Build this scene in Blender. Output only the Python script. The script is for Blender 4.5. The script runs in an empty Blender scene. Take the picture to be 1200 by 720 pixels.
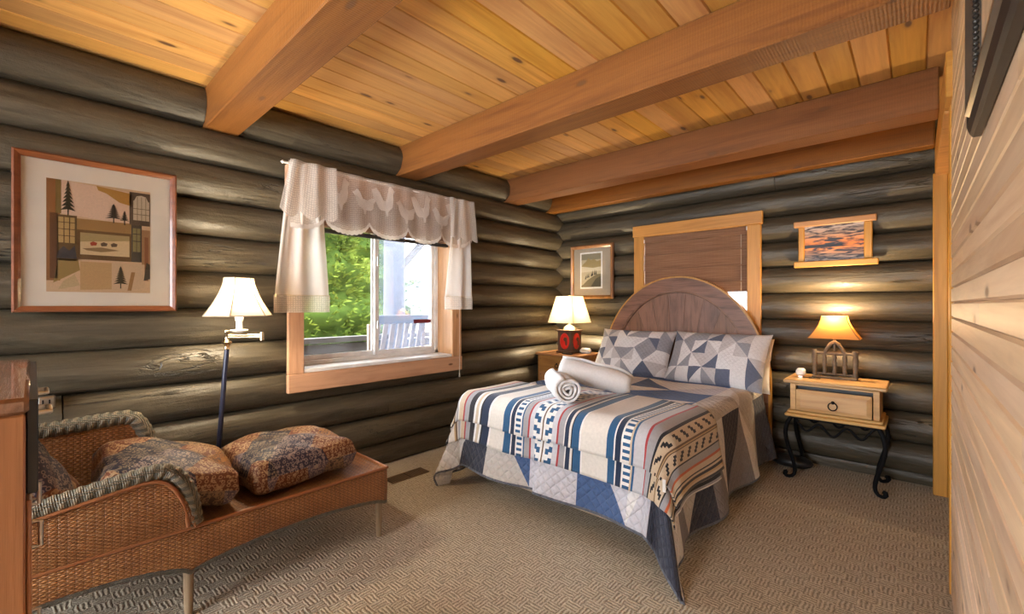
import bpy, bmesh, math, random
from mathutils import Vector, Matrix, Euler
from math import sin, cos, pi, radians, sqrt, hypot, atan2
random.seed(7)
scene = bpy.context.scene
COL = scene.collection

# ------------------------------------------------------------------ camera, sky, sun, exposure
CAM_H = 1.30
cam_d = bpy.data.cameras.new('camera')
cam_d.sensor_fit = 'HORIZONTAL'; cam_d.sensor_width = 36.0
cam_d.lens = 516.0 / 1200 * 36.0
cam_d.shift_y = -2.5 / 1200
cam_d.clip_start = 0.02
cam = bpy.data.objects.new('camera', cam_d); COL.objects.link(cam)
cam.location = (0, 0, CAM_H)
cam.rotation_euler = (pi / 2, 0, radians(42.58))
scene.camera = cam

world = bpy.data.worlds.new('sky'); scene.world = world; world.use_nodes = True
wn = world.node_tree.nodes; wn.clear()
wo = wn.new('ShaderNodeOutputWorld'); wb = wn.new('ShaderNodeBackground')
wb.inputs[0].default_value = (0.93, 0.965, 1.0, 1); wb.inputs[1].default_value = 10.0
world.node_tree.links.new(wb.outputs[0], wo.inputs[0])

sun_d = bpy.data.lights.new('sun', 'SUN'); sun_d.energy = 5.0; sun_d.angle = radians(3); sun_d.color = (1, .95, .86)
sun = bpy.data.objects.new('sun', sun_d); COL.objects.link(sun)
sun.rotation_euler = Vector((-0.62, 0.35, -0.70)).to_track_quat('-Z', 'Y').to_euler()

def portal(name, loc, rot, sx, sy):
    d = bpy.data.lights.new(name, 'AREA'); d.shape = 'RECTANGLE'; d.size = sx; d.size_y = sy
    d.cycles.is_portal = True
    o = bpy.data.objects.new(name, d); COL.objects.link(o); o.location = loc; o.rotation_euler = rot
portal('window_portal_left', (-3.42, 1.91, 1.49), (0, -pi / 2, 0), 1.28, 1.30)
portal('fill_portal_front', (-1.55, -1.72, 1.25), (pi / 2, 0, 0), 2.3, 1.9)  # sky portal at the window added for fill light

vs = scene.view_settings
vs.view_transform = 'Standard'; vs.look = 'None'; vs.gamma = 1.0; vs.use_curve_mapping = False
vs.exposure = 1.1

# ------------------------------------------------------------------ room numbers
XL, YB, XR = -3.205, 4.335, 0.115
ZC = 2.61
YF = -1.7
PITCH = 0.2203

# ------------------------------------------------------------------ mesh helpers
ROOT = {}
class MB:
    def __init__(s): s.v = []; s.f = []; s.c = []; s.uv = []; s.hascol = False; s.hasuv = False
    def add(s, vs_, fs, col=None, uvs=None):
        o = len(s.v); s.v += [tuple(p) for p in vs_]
        for k, f in enumerate(fs):
            s.f.append(tuple(i + o for i in f))
            cc = col[k] if isinstance(col, list) else col
            s.c.append(cc)
            if cc is not None: s.hascol = True
            if uvs is not None:
                s.uv.append([uvs[i] for i in f]); s.hasuv = True
            else: s.uv.append(None)
        return s
    def box(s, x0, x1, y0, y1, z0, z1, b=0.003, col=None):
        if x1 < x0: x0, x1 = x1, x0
        if y1 < y0: y0, y1 = y1, y0
        if z1 < z0: z0, z1 = z1, z0
        b = min(b, (x1 - x0) * .45, (y1 - y0) * .45, (z1 - z0) * .45)
        V = []; idx = {}
        for i in (0, 1):
            for j in (0, 1):
                for k in (0, 1):
                    X = (x0, x1)[i]; Y = (y0, y1)[j]; Z = (z0, z1)[k]
                    dx = b if i == 0 else -b; dy = b if j == 0 else -b; dz = b if k == 0 else -b
                    idx[i, j, k, 0] = len(V); V.append((X, Y + dy, Z + dz))
                    idx[i, j, k, 1] = len(V); V.append((X + dx, Y, Z + dz))
                    idx[i, j, k, 2] = len(V); V.append((X + dx, Y + dy, Z))
        F = []
        def q(*a): F.append(tuple(idx[t] for t in a))
        for i in (0, 1):
            q((i,0,0,0),(i,1,0,0),(i,1,1,0),(i,0,1,0)); q((0,i,0,1),(1,i,0,1),(1,i,1,1),(0,i,1,1)); q((0,0,i,2),(1,0,i,2),(1,1,i,2),(0,1,i,2))
            for j in (0, 1):
                q((i,j,0,0),(i,j,1,0),(i,j,1,1),(i,j,0,1)); q((i,0,j,0),(i,1,j,0),(i,1,j,2),(i,0,j,2)); q((0,i,j,1),(1,i,j,1),(1,i,j,2),(0,i,j,2))
                for k in (0, 1): q((i,j,k,0),(i,j,k,1),(i,j,k,2))
        return s.add(V, F, col)
    def tube(s, pts, rad, n=8, caps=True, col=None, mod=None, uvlen=False):
        pts = [Vector(p) for p in pts]; m = len(pts)
        if not hasattr(rad, '__len__'): rad = [rad] * m
        V = []; UV = []; up = None; L = 0
        for i, p in enumerate(pts):
            t = (pts[min(i + 1, m - 1)] - pts[max(i - 1, 0)])
            t = t.normalized() if t.length > 1e-9 else Vector((0, 0, 1))
            if up is None:
                up = t.orthogonal().normalized()
            up = (up - t * up.dot(t))
            up = up.normalized() if up.length > 1e-6 else t.orthogonal().normalized()
            sd = t.cross(up)
            if i: L += (p - pts[i - 1]).length
            for k in range(n):
                a = 2 * pi * k / n
                r = rad[i] * (mod(L, a) if mod else 1)
                V.append(p + up * (r * cos(a)) + sd * (r * sin(a))); UV.append((L, k / n))
        F = []
        for i in range(m - 1):
            for k in range(n):
                F.append((i*n+k, i*n+(k+1) % n, (i+1)*n+(k+1) % n, (i+1)*n+k))
        if caps: F.append(tuple(range(n))); F.append(tuple((m-1)*n+k for k in range(n)))
        return s.add(V, F, col, UV if uvlen else None)
    def lathe(s, prof, c=(0, 0, 0), n=24, col=None, sq=None, rot=0, sx=1, sy=1):
        """prof: (radius, z) list; sq = superellipse exponent for squarish sections"""
        V = []
        for r, z in prof:
            for k in range(n):
                a = 2 * pi * k / n + rot; ca, sa = cos(a), sin(a)
                V.append((c[0] + r * ca * sx, c[1] + r * sa * sy, c[2] + z))
        F = []
        m = len(prof)
        for i in range(m - 1):
            for k in range(n): F.append((i*n+k, i*n+(k+1) % n, (i+1)*n+(k+1) % n, (i+1)*n+k))
        if prof[0][0] > 1e-5: F.append(tuple(range(n)))
        if prof[-1][0] > 1e-5: F.append(tuple((m-1)*n+k for k in range(n)))
        return s.add(V, F, col)
    def grid(s, fn, nu, nv, col=None, uvf=None, tri=False):
        V = []; UV = []
        for j in range(nv + 1):
            for i in range(nu + 1):
                V.append(fn(i / nu, j / nv)); UV.append(uvf(i / nu, j / nv) if uvf else (i / nu, j / nv))
        F = []; C = []
        for j in range(nv):
            for i in range(nu):
                a = j*(nu+1)+i; F.append((a, a+1, a+nu+2, a+nu+1))
                C.append(col(i, j) if callable(col) else col)
        return s.add(V, F, C if callable(col) else col, UV)
    def prism(s, poly, fn, h0, h1, col=None):
        """extrude a 2D polygon: fn(u, v, w) -> point"""
        n = len(poly)
        V = [fn(u, v, h0) for u, v in poly] + [fn(u, v, h1) for u, v in poly]
        F = [tuple(range(n)), tuple(range(n, 2*n))] + [(i, (i+1) % n, n+(i+1) % n, n+i) for i in range(n)]
        return s.add(V, F, col)

def root_of(o):
    return ROOT.get(o.name, Vector((0, 0, 0)))

def mesh(name, mb, mat, parent=None, smooth=None, base=None, normals=True):
    """one mesh object; geometry given in world coordinates"""
    off = root_of(parent) if parent is not None else (Vector(base) if base is not None else None)
    if off is None:
        xs = [p[0] for p in mb.v]; ys = [p[1] for p in mb.v]; zs = [p[2] for p in mb.v]
        off = Vector(((min(xs)+max(xs))/2, (min(ys)+max(ys))/2, min(zs)))
    me = bpy.data.meshes.new(name)
    me.from_pydata([(p[0]-off.x, p[1]-off.y, p[2]-off.z) for p in mb.v], [], mb.f)
    if mb.hasuv:
        ul = me.uv_layers.new(name='UVMap'); k = 0
        for fu in mb.uv:
            for t in (fu or []): pass
        k = 0
        for f, fu in zip(mb.f, mb.uv):
            for q in range(len(f)):
                ul.data[k].uv = fu[q] if fu else (0, 0); k += 1
    if mb.hascol:
        ca = me.color_attributes.new('Col', 'FLOAT_COLOR', 'CORNER'); k = 0
        buf = []
        for f, c in zip(mb.f, mb.c):
            c = c or (.5, .5, .5)
            for q in range(len(f)): buf += [c[0], c[1], c[2], 1.0]
        ca.data.foreach_set('color', buf)
    if normals:
        bm = bmesh.new(); bm.from_mesh(me); bmesh.ops.recalc_face_normals(bm, faces=bm.faces); bm.to_mesh(me); bm.free()
    if smooth:
        me.polygons.foreach_set('use_smooth', [True] * len(me.polygons))
        me.set_sharp_from_angle(angle=radians(smooth if smooth > 1 else 40))
    for m_ in (mat if isinstance(mat, (list, tuple)) else [mat]): me.materials.append(m_)
    o = bpy.data.objects.new(name, me); COL.objects.link(o)
    if parent is not None:
        o.parent = parent; ROOT[o.name] = off
    else:
        o.location = off; ROOT[o.name] = off
    return o

def thing(name, label, cat, loc=(0, 0, 0), group=None):
    o = bpy.data.objects.new(name, None); COL.objects.link(o); o.location = loc
    o.empty_display_size = .05
    ROOT[o.name] = Vector(loc)
    return tag(o, label, cat, group)
def tag(o, label, cat=None, group=None):
    o['label'] = label
    if cat: o['category'] = cat
    if group: o['group'] = group
    return o
def struct(o, label=None, cat=None):
    o['kind'] = 'structure'
    if label: o['label'] = label
    if cat: o['category'] = cat
    return o
def spin(o, rot):
    o.rotation_euler = rot; return o

# ------------------------------------------------------------------ material helpers
class NT:
    def __init__(s, name):
        s.m = bpy.data.materials.new(name); s.m.use_nodes = True
        s.t = s.m.node_tree; s.t.nodes.clear()
        s.out = s.n('ShaderNodeOutputMaterial')
    def n(s, typ, **kw):
        x = s.t.nodes.new(typ)
        for k, v in kw.items():
            if k.startswith('i_'):
                x.inputs[k[2:].replace('_', ' ')].default_value = v
            else: setattr(x, k, v)
        return x
    def l(s, a, b): s.t.links.new(a, b)
    def setin(s, node, i, v):
        if hasattr(v, 'is_output') or isinstance(v, bpy.types.NodeSocket): s.l(v, node.inputs[i])
        else: node.inputs[i].default_value = v
    def math(s, op, a, b=None, c=None, clamp=False):
        x = s.n('ShaderNodeMath', operation=op, use_clamp=clamp)
        for i, v in enumerate((a, b, c)):
            if v is not None: s.setin(x, i, v)
        return x.outputs[0]
    def mix(s, fac, a, b, typ='MIX'):
        x = s.n('ShaderNodeMix', data_type='RGBA', blend_type=typ)
        s.setin(x, 0, fac)
        for i, v in ((6, a), (7, b)):
            if isinstance(v, tuple) and len(v) == 3: v = v + (1,)
            s.setin(x, i, v)
        return x.outputs[2]
    def ramp(s, fac, stops, interp='LINEAR'):
        x = s.n('ShaderNodeValToRGB'); x.color_ramp.interpolation = interp
        e = x.color_ramp.elements
        while len(e) < len(stops): e.new(1)
        for el, (p, c) in zip(e, stops):
            el.position = p; el.color = (c + (1,)) if len(c) == 3 else c
        s.l(fac, x.inputs[0]); return x.outputs[0]
    def maprange(s, v, a, b, c=0., d=1.):
        x = s.n('ShaderNodeMapRange'); s.l(v, x.inputs[0])
        for i, t in enumerate((a, b, c, d)): x.inputs[i+1].default_value = t
        return x.outputs[0]
    def coord(s, kind='Object', scale=(1, 1, 1), rot=(0, 0, 0), rnd=0.0, wob=0):
        tc = s.n('ShaderNodeTexCoord'); v = tc.outputs[kind]
        if rnd:
            oi = s.n('ShaderNodeObjectInfo')
            va = s.n('ShaderNodeVectorMath', operation='SCALE'); va.inputs[0].default_value = (rnd, rnd * 1.7, rnd * 2.3)
            s.l(oi.outputs['Random'], va.inputs['Scale'])
            vb = s.n('ShaderNodeVectorMath', operation='ADD'); s.l(v, vb.inputs[0]); s.l(va.outputs[0], vb.inputs[1]); v = vb.outputs[0]
        mp = s.n('ShaderNodeMapping'); mp.inputs['Scale'].default_value = scale; mp.inputs['Rotation'].default_value = rot
        s.l(v, mp.inputs[0]); return mp.outputs[0]
    def noise(s, vec, scale=5., detail=4., rough=.55, dist=0., out='Fac'):
        x = s.n('ShaderNodeTexNoise'); s.l(vec, x.inputs['Vector'])
        x.inputs['Scale'].default_value = scale; x.inputs['Detail'].default_value = detail
        x.inputs['Roughness'].default_value = rough; x.inputs['Distortion'].default_value = dist
        return x.outputs[out]
    def voro(s, vec, scale=5., feature='F1', out='Distance', rnd=1.0):
        x = s.n('ShaderNodeTexVoronoi', feature=feature); s.l(vec, x.inputs['Vector'])
        x.inputs['Scale'].default_value = scale; x.inputs['Randomness'].default_value = rnd
        return x.outputs[out]
    def bump(s, h, strength=.3, dist=.01):
        b = s.n('ShaderNodeBump'); b.inputs['Strength'].default_value = strength; b.inputs['Distance'].default_value = dist
        s.l(h, b.inputs['Height']); return b.outputs[0]
    def bsdf(s, color, rough=.5, spec=.5, metal=0., normal=None, sheen=0., coat=0., trans=None):
        p = s.n('ShaderNodeBsdfPrincipled')
        if isinstance(color, tuple) and len(color) == 3: color = color + (1,)
        s.setin(p, 'Base Color', color); s.setin(p, 'Roughness', rough)
        p.inputs['Specular IOR Level'].default_value = spec; p.inputs['Metallic'].default_value = metal
        p.inputs['Sheen Weight'].default_value = sheen; p.inputs['Coat Weight'].default_value = coat
        if normal is not None: s.l(normal, p.inputs['Normal'])
        return p.outputs[0]
    def done(s, sh): s.l(sh, s.out.inputs[0]); return s.m

def plain(name, color, rough=.5, spec=.5, metal=0., bumpscale=0, bumpstr=.2, var=.12, sheen=0.):
    t = NT(name); v = t.coord('Object')
    n = t.noise(v, 9 if not bumpscale else bumpscale * .25, 3)
    lo = tuple(c * (1 - var) for c in color); hi = tuple(min(1, c * (1 + var)) for c in color)
    c = t.ramp(n, [(.3, lo), (.7, hi)])
    nm = t.bump(t.noise(v, bumpscale, 3), bumpstr, .004) if bumpscale else None
    return t.done(t.bsdf(c, rough, spec, metal, nm, sheen))

def wood(name, base, dark, axis=0, rough=.5, knots=.0, across=22., along=1.3, var=.18, bumps=.25, spec=.4, tone=None, coat=0., saw=0., knotc=(.16, .07, .03)):
    t = NT(name)
    sc = [across] * 3; sc[axis] = along
    v = t.coord('Object', tuple(sc), rnd=37.)
    n1 = t.noise(v, 1.0, 5, .6, .8)
    sc2 = [across * 5] * 3; sc2[axis] = along * 2.2
    v2 = t.coord('Object', tuple(sc2), rnd=11.)
    n2 = t.noise(v2, 1.0, 3, .6)
    c = t.ramp(n1, [(.28, dark), (.5, base), (.75, tuple(min(1, b * 1.18) for b in base))])
    c = t.mix(t.maprange(n2, .35, .75, 0, .35), c, dark)
    oi = t.n('ShaderNodeObjectInfo')
    hs = t.n('ShaderNodeHueSaturation'); t.l(c, hs.inputs['Color'])
    t.l(t.maprange(oi.outputs['Random'], 0, 1, 1 - var, 1 + var), hs.inputs['Value'])
    wn_ = t.n('ShaderNodeTexWhiteNoise', noise_dimensions='1D'); t.l(oi.outputs['Random'], wn_.inputs['W'])
    t.l(t.maprange(wn_.outputs['Value'], 0, 1, .494, .505), hs.inputs['Hue'])
    t.l(t.maprange(wn_.outputs['Value'], 0, 1, .92, 1.08), hs.inputs['Saturation'])
    c = hs.outputs[0]
    if knots:
        sc3 = [7.] * 3; sc3[axis] = 2.6
        v3 = t.coord('Object', tuple(sc3), rnd=53.)
        d = t.voro(v3, 1.0)
        ring = t.maprange(d, .05, .05 + .16 * knots, 1, 0)
        c = t.mix(t.math('MULTIPLY', ring, .55), c, tuple(x * .6 for x in dark))
        c = t.mix(t.maprange(d, .03 + .05 * knots, .075 + .05 * knots, 1, 0), c, knotc)
    h = t.math('ADD', t.math('MULTIPLY', n2, .5), n1)
    if saw:
        w = t.n('ShaderNodeTexWave', bands_direction='XYZ'[axis], wave_type='BANDS')
        t.l(t.coord('Object', (1, 1, 1), rnd=5.), w.inputs['Vector']); w.inputs['Scale'].default_value = 26; w.inputs['Distortion'].default_value = 3; w.inputs['Detail'].default_value = 3; w.inputs['Detail Scale'].default_value = 2
        h = t.math('ADD', h, t.math('MULTIPLY', w.outputs['Fac'], saw))
        c = t.mix(t.math('MULTIPLY', w.outputs['Fac'], .22), c, dark)
    return t.done(t.bsdf(c, rough, spec, 0, t.bump(h, bumps, .004), 0, coat))

def logmat(name, axis):
    t = NT(name)
    sc = [16.] * 3; sc[axis] = 1.6
    v = t.coord('Object', tuple(sc), rnd=31.)
    n1 = t.noise(v, 1., 6, .62, 1.2)
    sc2 = [70.] * 3; sc2[axis] = 9.
    n2 = t.noise(t.coord('Object', tuple(sc2), rnd=17.), 1., 4, .6)
    sc3 = [8.] * 3; sc3[axis] = .7
    n3 = t.noise(t.coord('Object', tuple(sc3), rnd=71.), 1., 5, .6, 1.5)
    c = t.ramp(n1, [(.25, (.038, .029, .017)), (.5, (.076, .060, .037)), (.8, (.128, .103, .066))])
    crack = t.maprange(t.math('ABSOLUTE', t.math('SUBTRACT', n3, .5)), .0, .012, 1, 0)
    sel = t.maprange(t.noise(t.coord('Object', (.9, .9, .9), rnd=3.), 1.2, 2), .56, .62)
    crack = t.math('MULTIPLY', crack, sel)
    c = t.mix(t.math('MULTIPLY', crack, .85), c, (.012, .010, .008))
    oi = t.n('ShaderNodeObjectInfo'); hs = t.n('ShaderNodeHueSaturation'); t.l(c, hs.inputs['Color'])
    t.l(t.maprange(oi.outputs['Random'], 0, 1, .85, 1.18), hs.inputs['Value'])
    ch = t.noise(t.coord('Object', (14, 14, 14), rnd=9.), 2.2, 4, .65)
    h = t.math('ADD', t.math('ADD', n1, t.math('MULTIPLY', n2, .45)), t.math('MULTIPLY', ch, .5))
    h = t.math('SUBTRACT', h, crack)
    return t.done(t.bsdf(hs.outputs[0], t.maprange(n2, .3, .7, .34, .52), .55, 0, t.bump(h, .8, .008)))

def attr_fabric(name, rough=.85, quilt=0., weave=500., sheen=.2, bump=.35):
    t = NT(name); a = t.n('ShaderNodeVertexColor', layer_name='Col')
    uv = t.n('ShaderNodeTexCoord').outputs['UV']
    n = t.noise(uv, 60, 4)
    c = t.mix(t.maprange(n, .35, .7, 0, .22), a.outputs[0], (.5, .5, .5), 'MULTIPLY')
    h = t.math('MULTIPLY', t.noise(uv, weave * .25, 2), .25)
    if quilt:
        sx = t.n('ShaderNodeSeparateXYZ'); t.l(uv, sx.inputs[0])
        p = t.math('ADD', sx.outputs[0], sx.outputs[1]); q = t.math('SUBTRACT', sx.outputs[0], sx.outputs[1])
        l1 = t.math('ABSOLUTE', t.math('SINE', t.math('MULTIPLY', p, pi / quilt)))
        l2 = t.math('ABSOLUTE', t.math('SINE', t.math('MULTIPLY', q, pi / quilt)))
        lm = t.math('MINIMUM', l1, l2)
        h = t.math('ADD', h, t.math('POWER', lm, .45))
        h = t.math('ADD', h, t.math('MULTIPLY', t.noise(uv, 34, 3, .6, .6), .45))
    return t.done(t.bsdf(c, rough, .25, 0, t.bump(h, bump, .012), sheen))

M = {}
M['log_y'] = logmat('dark stained log along depth', 1)
M['log_x'] = logmat('dark stained log along width', 0)
M['pine_ceiling'] = wood('knotty pine ceiling', (.68, .365, .092), (.52, .235, .050), 1, .45, .9, 16, 1.1, .15)
M['beam'] = wood('rough sawn fir beam', (.275, .102, .013), (.17, .056, .008), 0, .5, .5, 18, 1.2, .08, .4, saw=.5)
M['pine_wall'] = wood('pale cedar paneling', (.76, .56, .385), (.60, .38, .235), 1, .42, .8, 15, 1.0, .14, spec=.5, knotc=(.25, .13, .08))
M['trim'] = wood('honey pine trim', (.62, .305, .078), (.46, .20, .045), 2, .4, .2, 20, 1.3, .06)
M['trim_h'] = wood('honey pine trim across', (.62, .305, .078), (.47, .205, .048), 0, .4, .2, 20, 1.3, .06)
M['casing_y'] = wood('pine casing along depth', (.60, .34, .19), (.47, .24, .12), 1, .45, .3, 20, 1.3, .05)
M['casing_z'] = wood('pine casing upright', (.60, .34, .19), (.47, .24, .12), 2, .45, .3, 20, 1.3, .05)
M['oak_x'] = wood('brown oak', (.25, .12, .075), (.085, .036, .022), 0, .38, 0, 22, 2.6, .06, .6)
M['oak_z'] = wood('brown oak upright', (.25, .12, .075), (.085, .036, .022), 2, .38, 0, 22, 2.6, .10, .6)
M['oak_edge'] = wood('honey oak edge', (.50, .26, .085), (.36, .16, .05), 2, .38, 0, 26, 1.5, .05)
M['honey_x'] = wood('honey pine furniture', (.66, .40, .155), (.54, .29, .10), 0, .35, .25, 20, 1.4, .05)
M['honey_d'] = wood('amber pine furniture', (.36, .165, .05), (.25, .10, .03), 0, .35, .2, 20, 1.4, .05)
M['dresser'] = wood('orange oak dresser', (.42, .175, .05), (.27, .10, .028), 2, .3, 0, 26, 1.2, .03, coat=.3)
M['dresser_top'] = wood('glossy oak top', (.30, .15, .08), (.17, .08, .04), 0, .18, 0, 30, 2, .03, bumps=.5, coat=.6)
M['red_frame'] = wood('cherry frame', (.19, .06, .022), (.11, .032, .013), 1, .3, 0, 22, 1.4, .12, coat=.4)
M['brown_frame'] = wood('walnut frame', (.26, .12, .045), (.15, .065, .025), 2, .3, 0, 22, 1.4, .1, coat=.4)
M['leg_wood'] = wood('pale grey wood leg', (.34, .25, .16), (.24, .17, .10), 2, .55, 0, 26, 1.4, .05)
M['dark_wood'] = plain('dark porch wood', (.026, .021, .018), .7, bumpscale=40)
M['iron'] = plain('black wrought iron', (.006, .006, .007), .7, .15, 0, 60, .2)
M['black'] = plain('satin black', (.014, .014, .016), .35)
M['steel'] = plain('brushed steel', (.55, .53, .50), .3, .5, 1.0)
M['brass'] = plain('pale brass', (.75, .62, .42), .22, .5, 1.0)
M['navy'] = plain('navy enamel pole', (.022, .024, .05), .3)
M['white'] = plain('white plastic', (.82, .80, .77), .4)
M['paint_white'] = plain('white vinyl frame', (.78, .77, .75), .4)
M['cream'] = plain('cream ticking', (.62, .52, .41), .85, bumpscale=300)
M['mattress'] = plain('white mattress', (.7, .68, .65), .9, bumpscale=200)
M['towel'] = plain('white terry towel', (.90, .89, .90), .95, .1, 0, 300, 1.0, .04, .3)
M['mat_board'] = plain('off white mat board', (.84, .79, .70), .8, var=.03)
M['mat_grey'] = plain('taupe mat board', (.40, .33, .25), .8, var=.04)
M['sheet'] = plain('white pillow case', (.82, .80, .78), .9, bumpscale=120, var=.04)
M['cord'] = plain('ivory cord', (.7, .62, .5), .7)
M['dark_gap'] = plain('dark chinking', (.018, .015, .012), .9)

def glassmat(name, refl=.06, haze=0., tint=(1, 1, 1), hazecol=(.75, .83, 1.0)):
    t = NT(name)
    tr = t.n('ShaderNodeBsdfTransparent'); tr.inputs[0].default_value = tint + (1,)
    gl = t.n('ShaderNodeBsdfGlossy'); gl.inputs['Roughness'].default_value = .02
    fr = t.n('ShaderNodeFresnel'); fr.inputs[0].default_value = 1.45
    mx = t.n('ShaderNodeMixShader'); t.l(t.math('MULTIPLY', fr.outputs[0], refl / .06, clamp=True), mx.inputs[0]); t.l(tr.outputs[0], mx.inputs[1]); t.l(gl.outputs[0], mx.inputs[2])
    sh = mx.outputs[0]
    if haze:
        df = t.n('ShaderNodeBsdfTranslucent'); df.inputs[0].default_value = hazecol + (1,)
        m2 = t.n('ShaderNodeMixShader'); nz = t.noise(t.coord('Object', (2, 2, 2)), 1.4, 4)
        t.l(t.maprange(nz, .3, .7, haze * .8, haze * 1.15), m2.inputs[0]); t.l(sh, m2.inputs[1]); t.l(df.outputs[0], m2.inputs[2]); sh = m2.outputs[0]
    return t.done(sh)
M['glass'] = glassmat('clear window glass')
M['glass_haze'] = glassmat('hazy window glass', .08, .055, (1, 1, 1), (.60, .72, 1.0))
M['picture_glass'] = glassmat('picture glass', .045)

def shade_mat(name, color, trans, warm=.5):
    t = NT(name)
    d = t.n('ShaderNodeBsdfDiffuse'); d.inputs[0].default_value = color + (1,)
    tl = t.n('ShaderNodeBsdfTranslucent'); tl.inputs[0].default_value = trans + (1,)
    m = t.n('ShaderNodeMixShader'); m.inputs[0].default_value = warm
    t.l(d.outputs[0], m.inputs[1]); t.l(tl.outputs[0], m.inputs[2])
    return t.done(m.outputs[0])
M['shade_white'] = shade_mat('white fabric shade', (.85, .80, .70), (.30, .255, .185))
M['shade_cream'] = shade_mat('cream pleated shade', (.85, .78, .62), (.27, .22, .14))
M['shade_amber'] = shade_mat('amber parchment shade', (.55, .33, .13), (.36, .15, .03), .45)

def bulb_mat(name, color, s):
    t = NT(name); e = t.n('ShaderNodeEmission'); e.inputs[0].default_value = color + (1,); e.inputs[1].default_value = s
    return t.done(e.outputs[0])
M['bulb'] = bulb_mat('lit bulb', (1, .86, .62), 12.)
def bulb_light(name, loc, watts, color, parent, r=.03):
    d = bpy.data.lights.new(name, 'POINT'); d.energy = watts; d.color = color; d.shadow_soft_size = r
    o = bpy.data.objects.new(name, d); COL.objects.link(o); o.location = Vector(loc) - root_of(parent); o.parent = parent

def carpet_mat():
    t = NT('loop pile carpet')
    v = t.coord('Object', (1, 1, 1)); sx = t.n('ShaderNodeSeparateXYZ')
    wob = t.noise(v, 30, 2, out='Color'); va = t.n('ShaderNodeVectorMath', operation='MULTIPLY_ADD')
    t.l(wob, va.inputs[0]); va.inputs[1].default_value = (.016, .016, 0); t.l(v, va.inputs[2]); t.l(va.outputs[0], sx.inputs[0])
    x, y = sx.outputs[0], sx.outputs[1]
    B = .062
    bx = t.math('FLOOR', t.math('DIVIDE', x, B)); by = t.math('FLOOR', t.math('DIVIDE', y, B))
    par = t.math('MODULO', t.math('ABSOLUTE', t.math('ADD', bx, by)), 2.)
    rib = .0165
    sxx = t.math('SINE', t.math('MULTIPLY', x, 2 * pi / rib)); syy = t.math('SINE', t.math('MULTIPLY', y, 2 * pi / rib))
    mixr = t.n('ShaderNodeMix', data_type='FLOAT'); t.l(par, mixr.inputs[0]); t.l(sxx, mixr.inputs[2]); t.l(syy, mixr.inputs[3])
    rb = mixr.outputs[0]
    n1 = t.noise(v, 160, 3, .7); n2 = t.noise(v, 1.8, 3); nb = t.noise(v, 45, 3, .6)
    h = t.math('ADD', t.math('MULTIPLY', rb, .5), t.math('MULTIPLY', n1, 1.2))
    k = t.math('ADD', t.math('MULTIPLY', rb, .13), t.math('ADD', t.math('MULTIPLY', n1, .75), t.math('MULTIPLY', nb, .35)))
    c = t.ramp(k, [(.32, (.19, .152, .108)), (.55, (.52, .44, .325)), (.78, (.78, .69, .54))])
    c = t.mix(t.maprange(n2, .3, .7, 0, .25), c, (.8, .75, .68), 'MULTIPLY')
    return t.done(t.bsdf(c, .95, .1, 0, t.bump(h, .6, .008), .1))
M['carpet'] = carpet_mat()

def wicker_mat(name, c0, c1, c2, pu=.014, pv=.008):
    t = NT(name); uv = t.n('ShaderNodeTexCoord').outputs['UV']; s = t.n('ShaderNodeSeparateXYZ'); t.l(uv, s.inputs[0])
    u, v = s.outputs[0], s.outputs[1]
    row = t.math('FLOOR', t.math('DIVIDE', v, pv))
    sh = t.math('MULTIPLY', t.math('MODULO', t.math('ABSOLUTE', row), 2.), pi)
    wu = t.math('SINE', t.math('ADD', t.math('MULTIPLY', u, pi / pu), sh))
    wv = t.math('ABSOLUTE', t.math('SINE', t.math('MULTIPLY', v, pi / pv)))
    h = t.math('MULTIPLY', t.math('MULTIPLY_ADD', wu, .27, .73), t.math('POWER', wv, .45))
    stake = t.math('POWER', t.math('ABSOLUTE', t.math('SINE', t.math('MULTIPLY', u, pi / pu / 2))), .35)
    h = t.math('MULTIPLY', h, t.math('MULTIPLY_ADD', stake, .65, .35))
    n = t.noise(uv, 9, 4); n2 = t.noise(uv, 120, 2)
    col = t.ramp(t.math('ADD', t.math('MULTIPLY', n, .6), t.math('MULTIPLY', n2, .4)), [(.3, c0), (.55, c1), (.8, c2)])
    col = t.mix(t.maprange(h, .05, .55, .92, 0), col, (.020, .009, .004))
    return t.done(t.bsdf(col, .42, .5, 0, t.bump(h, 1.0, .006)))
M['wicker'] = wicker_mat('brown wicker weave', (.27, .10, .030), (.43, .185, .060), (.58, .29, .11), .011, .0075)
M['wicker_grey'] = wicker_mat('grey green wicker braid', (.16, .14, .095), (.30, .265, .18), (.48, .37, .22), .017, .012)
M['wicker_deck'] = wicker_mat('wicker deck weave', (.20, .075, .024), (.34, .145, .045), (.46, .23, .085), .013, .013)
def braid_mat():
    t = NT('grey and tan wrapped braid'); uv = t.n('ShaderNodeTexCoord').outputs['UV']; s = t.n('ShaderNodeSeparateXYZ'); t.l(uv, s.inputs[0])
    ph = t.math('ADD', t.math('MULTIPLY', s.outputs[0], 2 * pi / .034), t.math('MULTIPLY', s.outputs[1], 4 * pi))
    w = t.math('MULTIPLY_ADD', t.math('SINE', ph), .5, .5)
    f = t.math('ABSOLUTE', t.math('SINE', t.math('MULTIPLY', s.outputs[0], pi / .0065)))
    n = t.noise(uv, 40, 3)
    c = t.mix(t.maprange(w, .35, .75), (.125, .115, .082), (.27, .22, .145)); c = t.mix(t.maprange(n, .3, .7, 0, .4), c, (.5, .45, .35), 'MULTIPLY')
    c = t.mix(t.maprange(f, 0, .35, .7, 0), c, (.03, .026, .02))
    return t.done(t.bsdf(c, .45, .5, 0, t.bump(t.math('ADD', w, t.math('MULTIPLY', f, .5)), .8, .006)))
M['braid'] = braid_mat()
M['reed'] = plain('reddish reed binding', (.30, .11, .04), .4)

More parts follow.
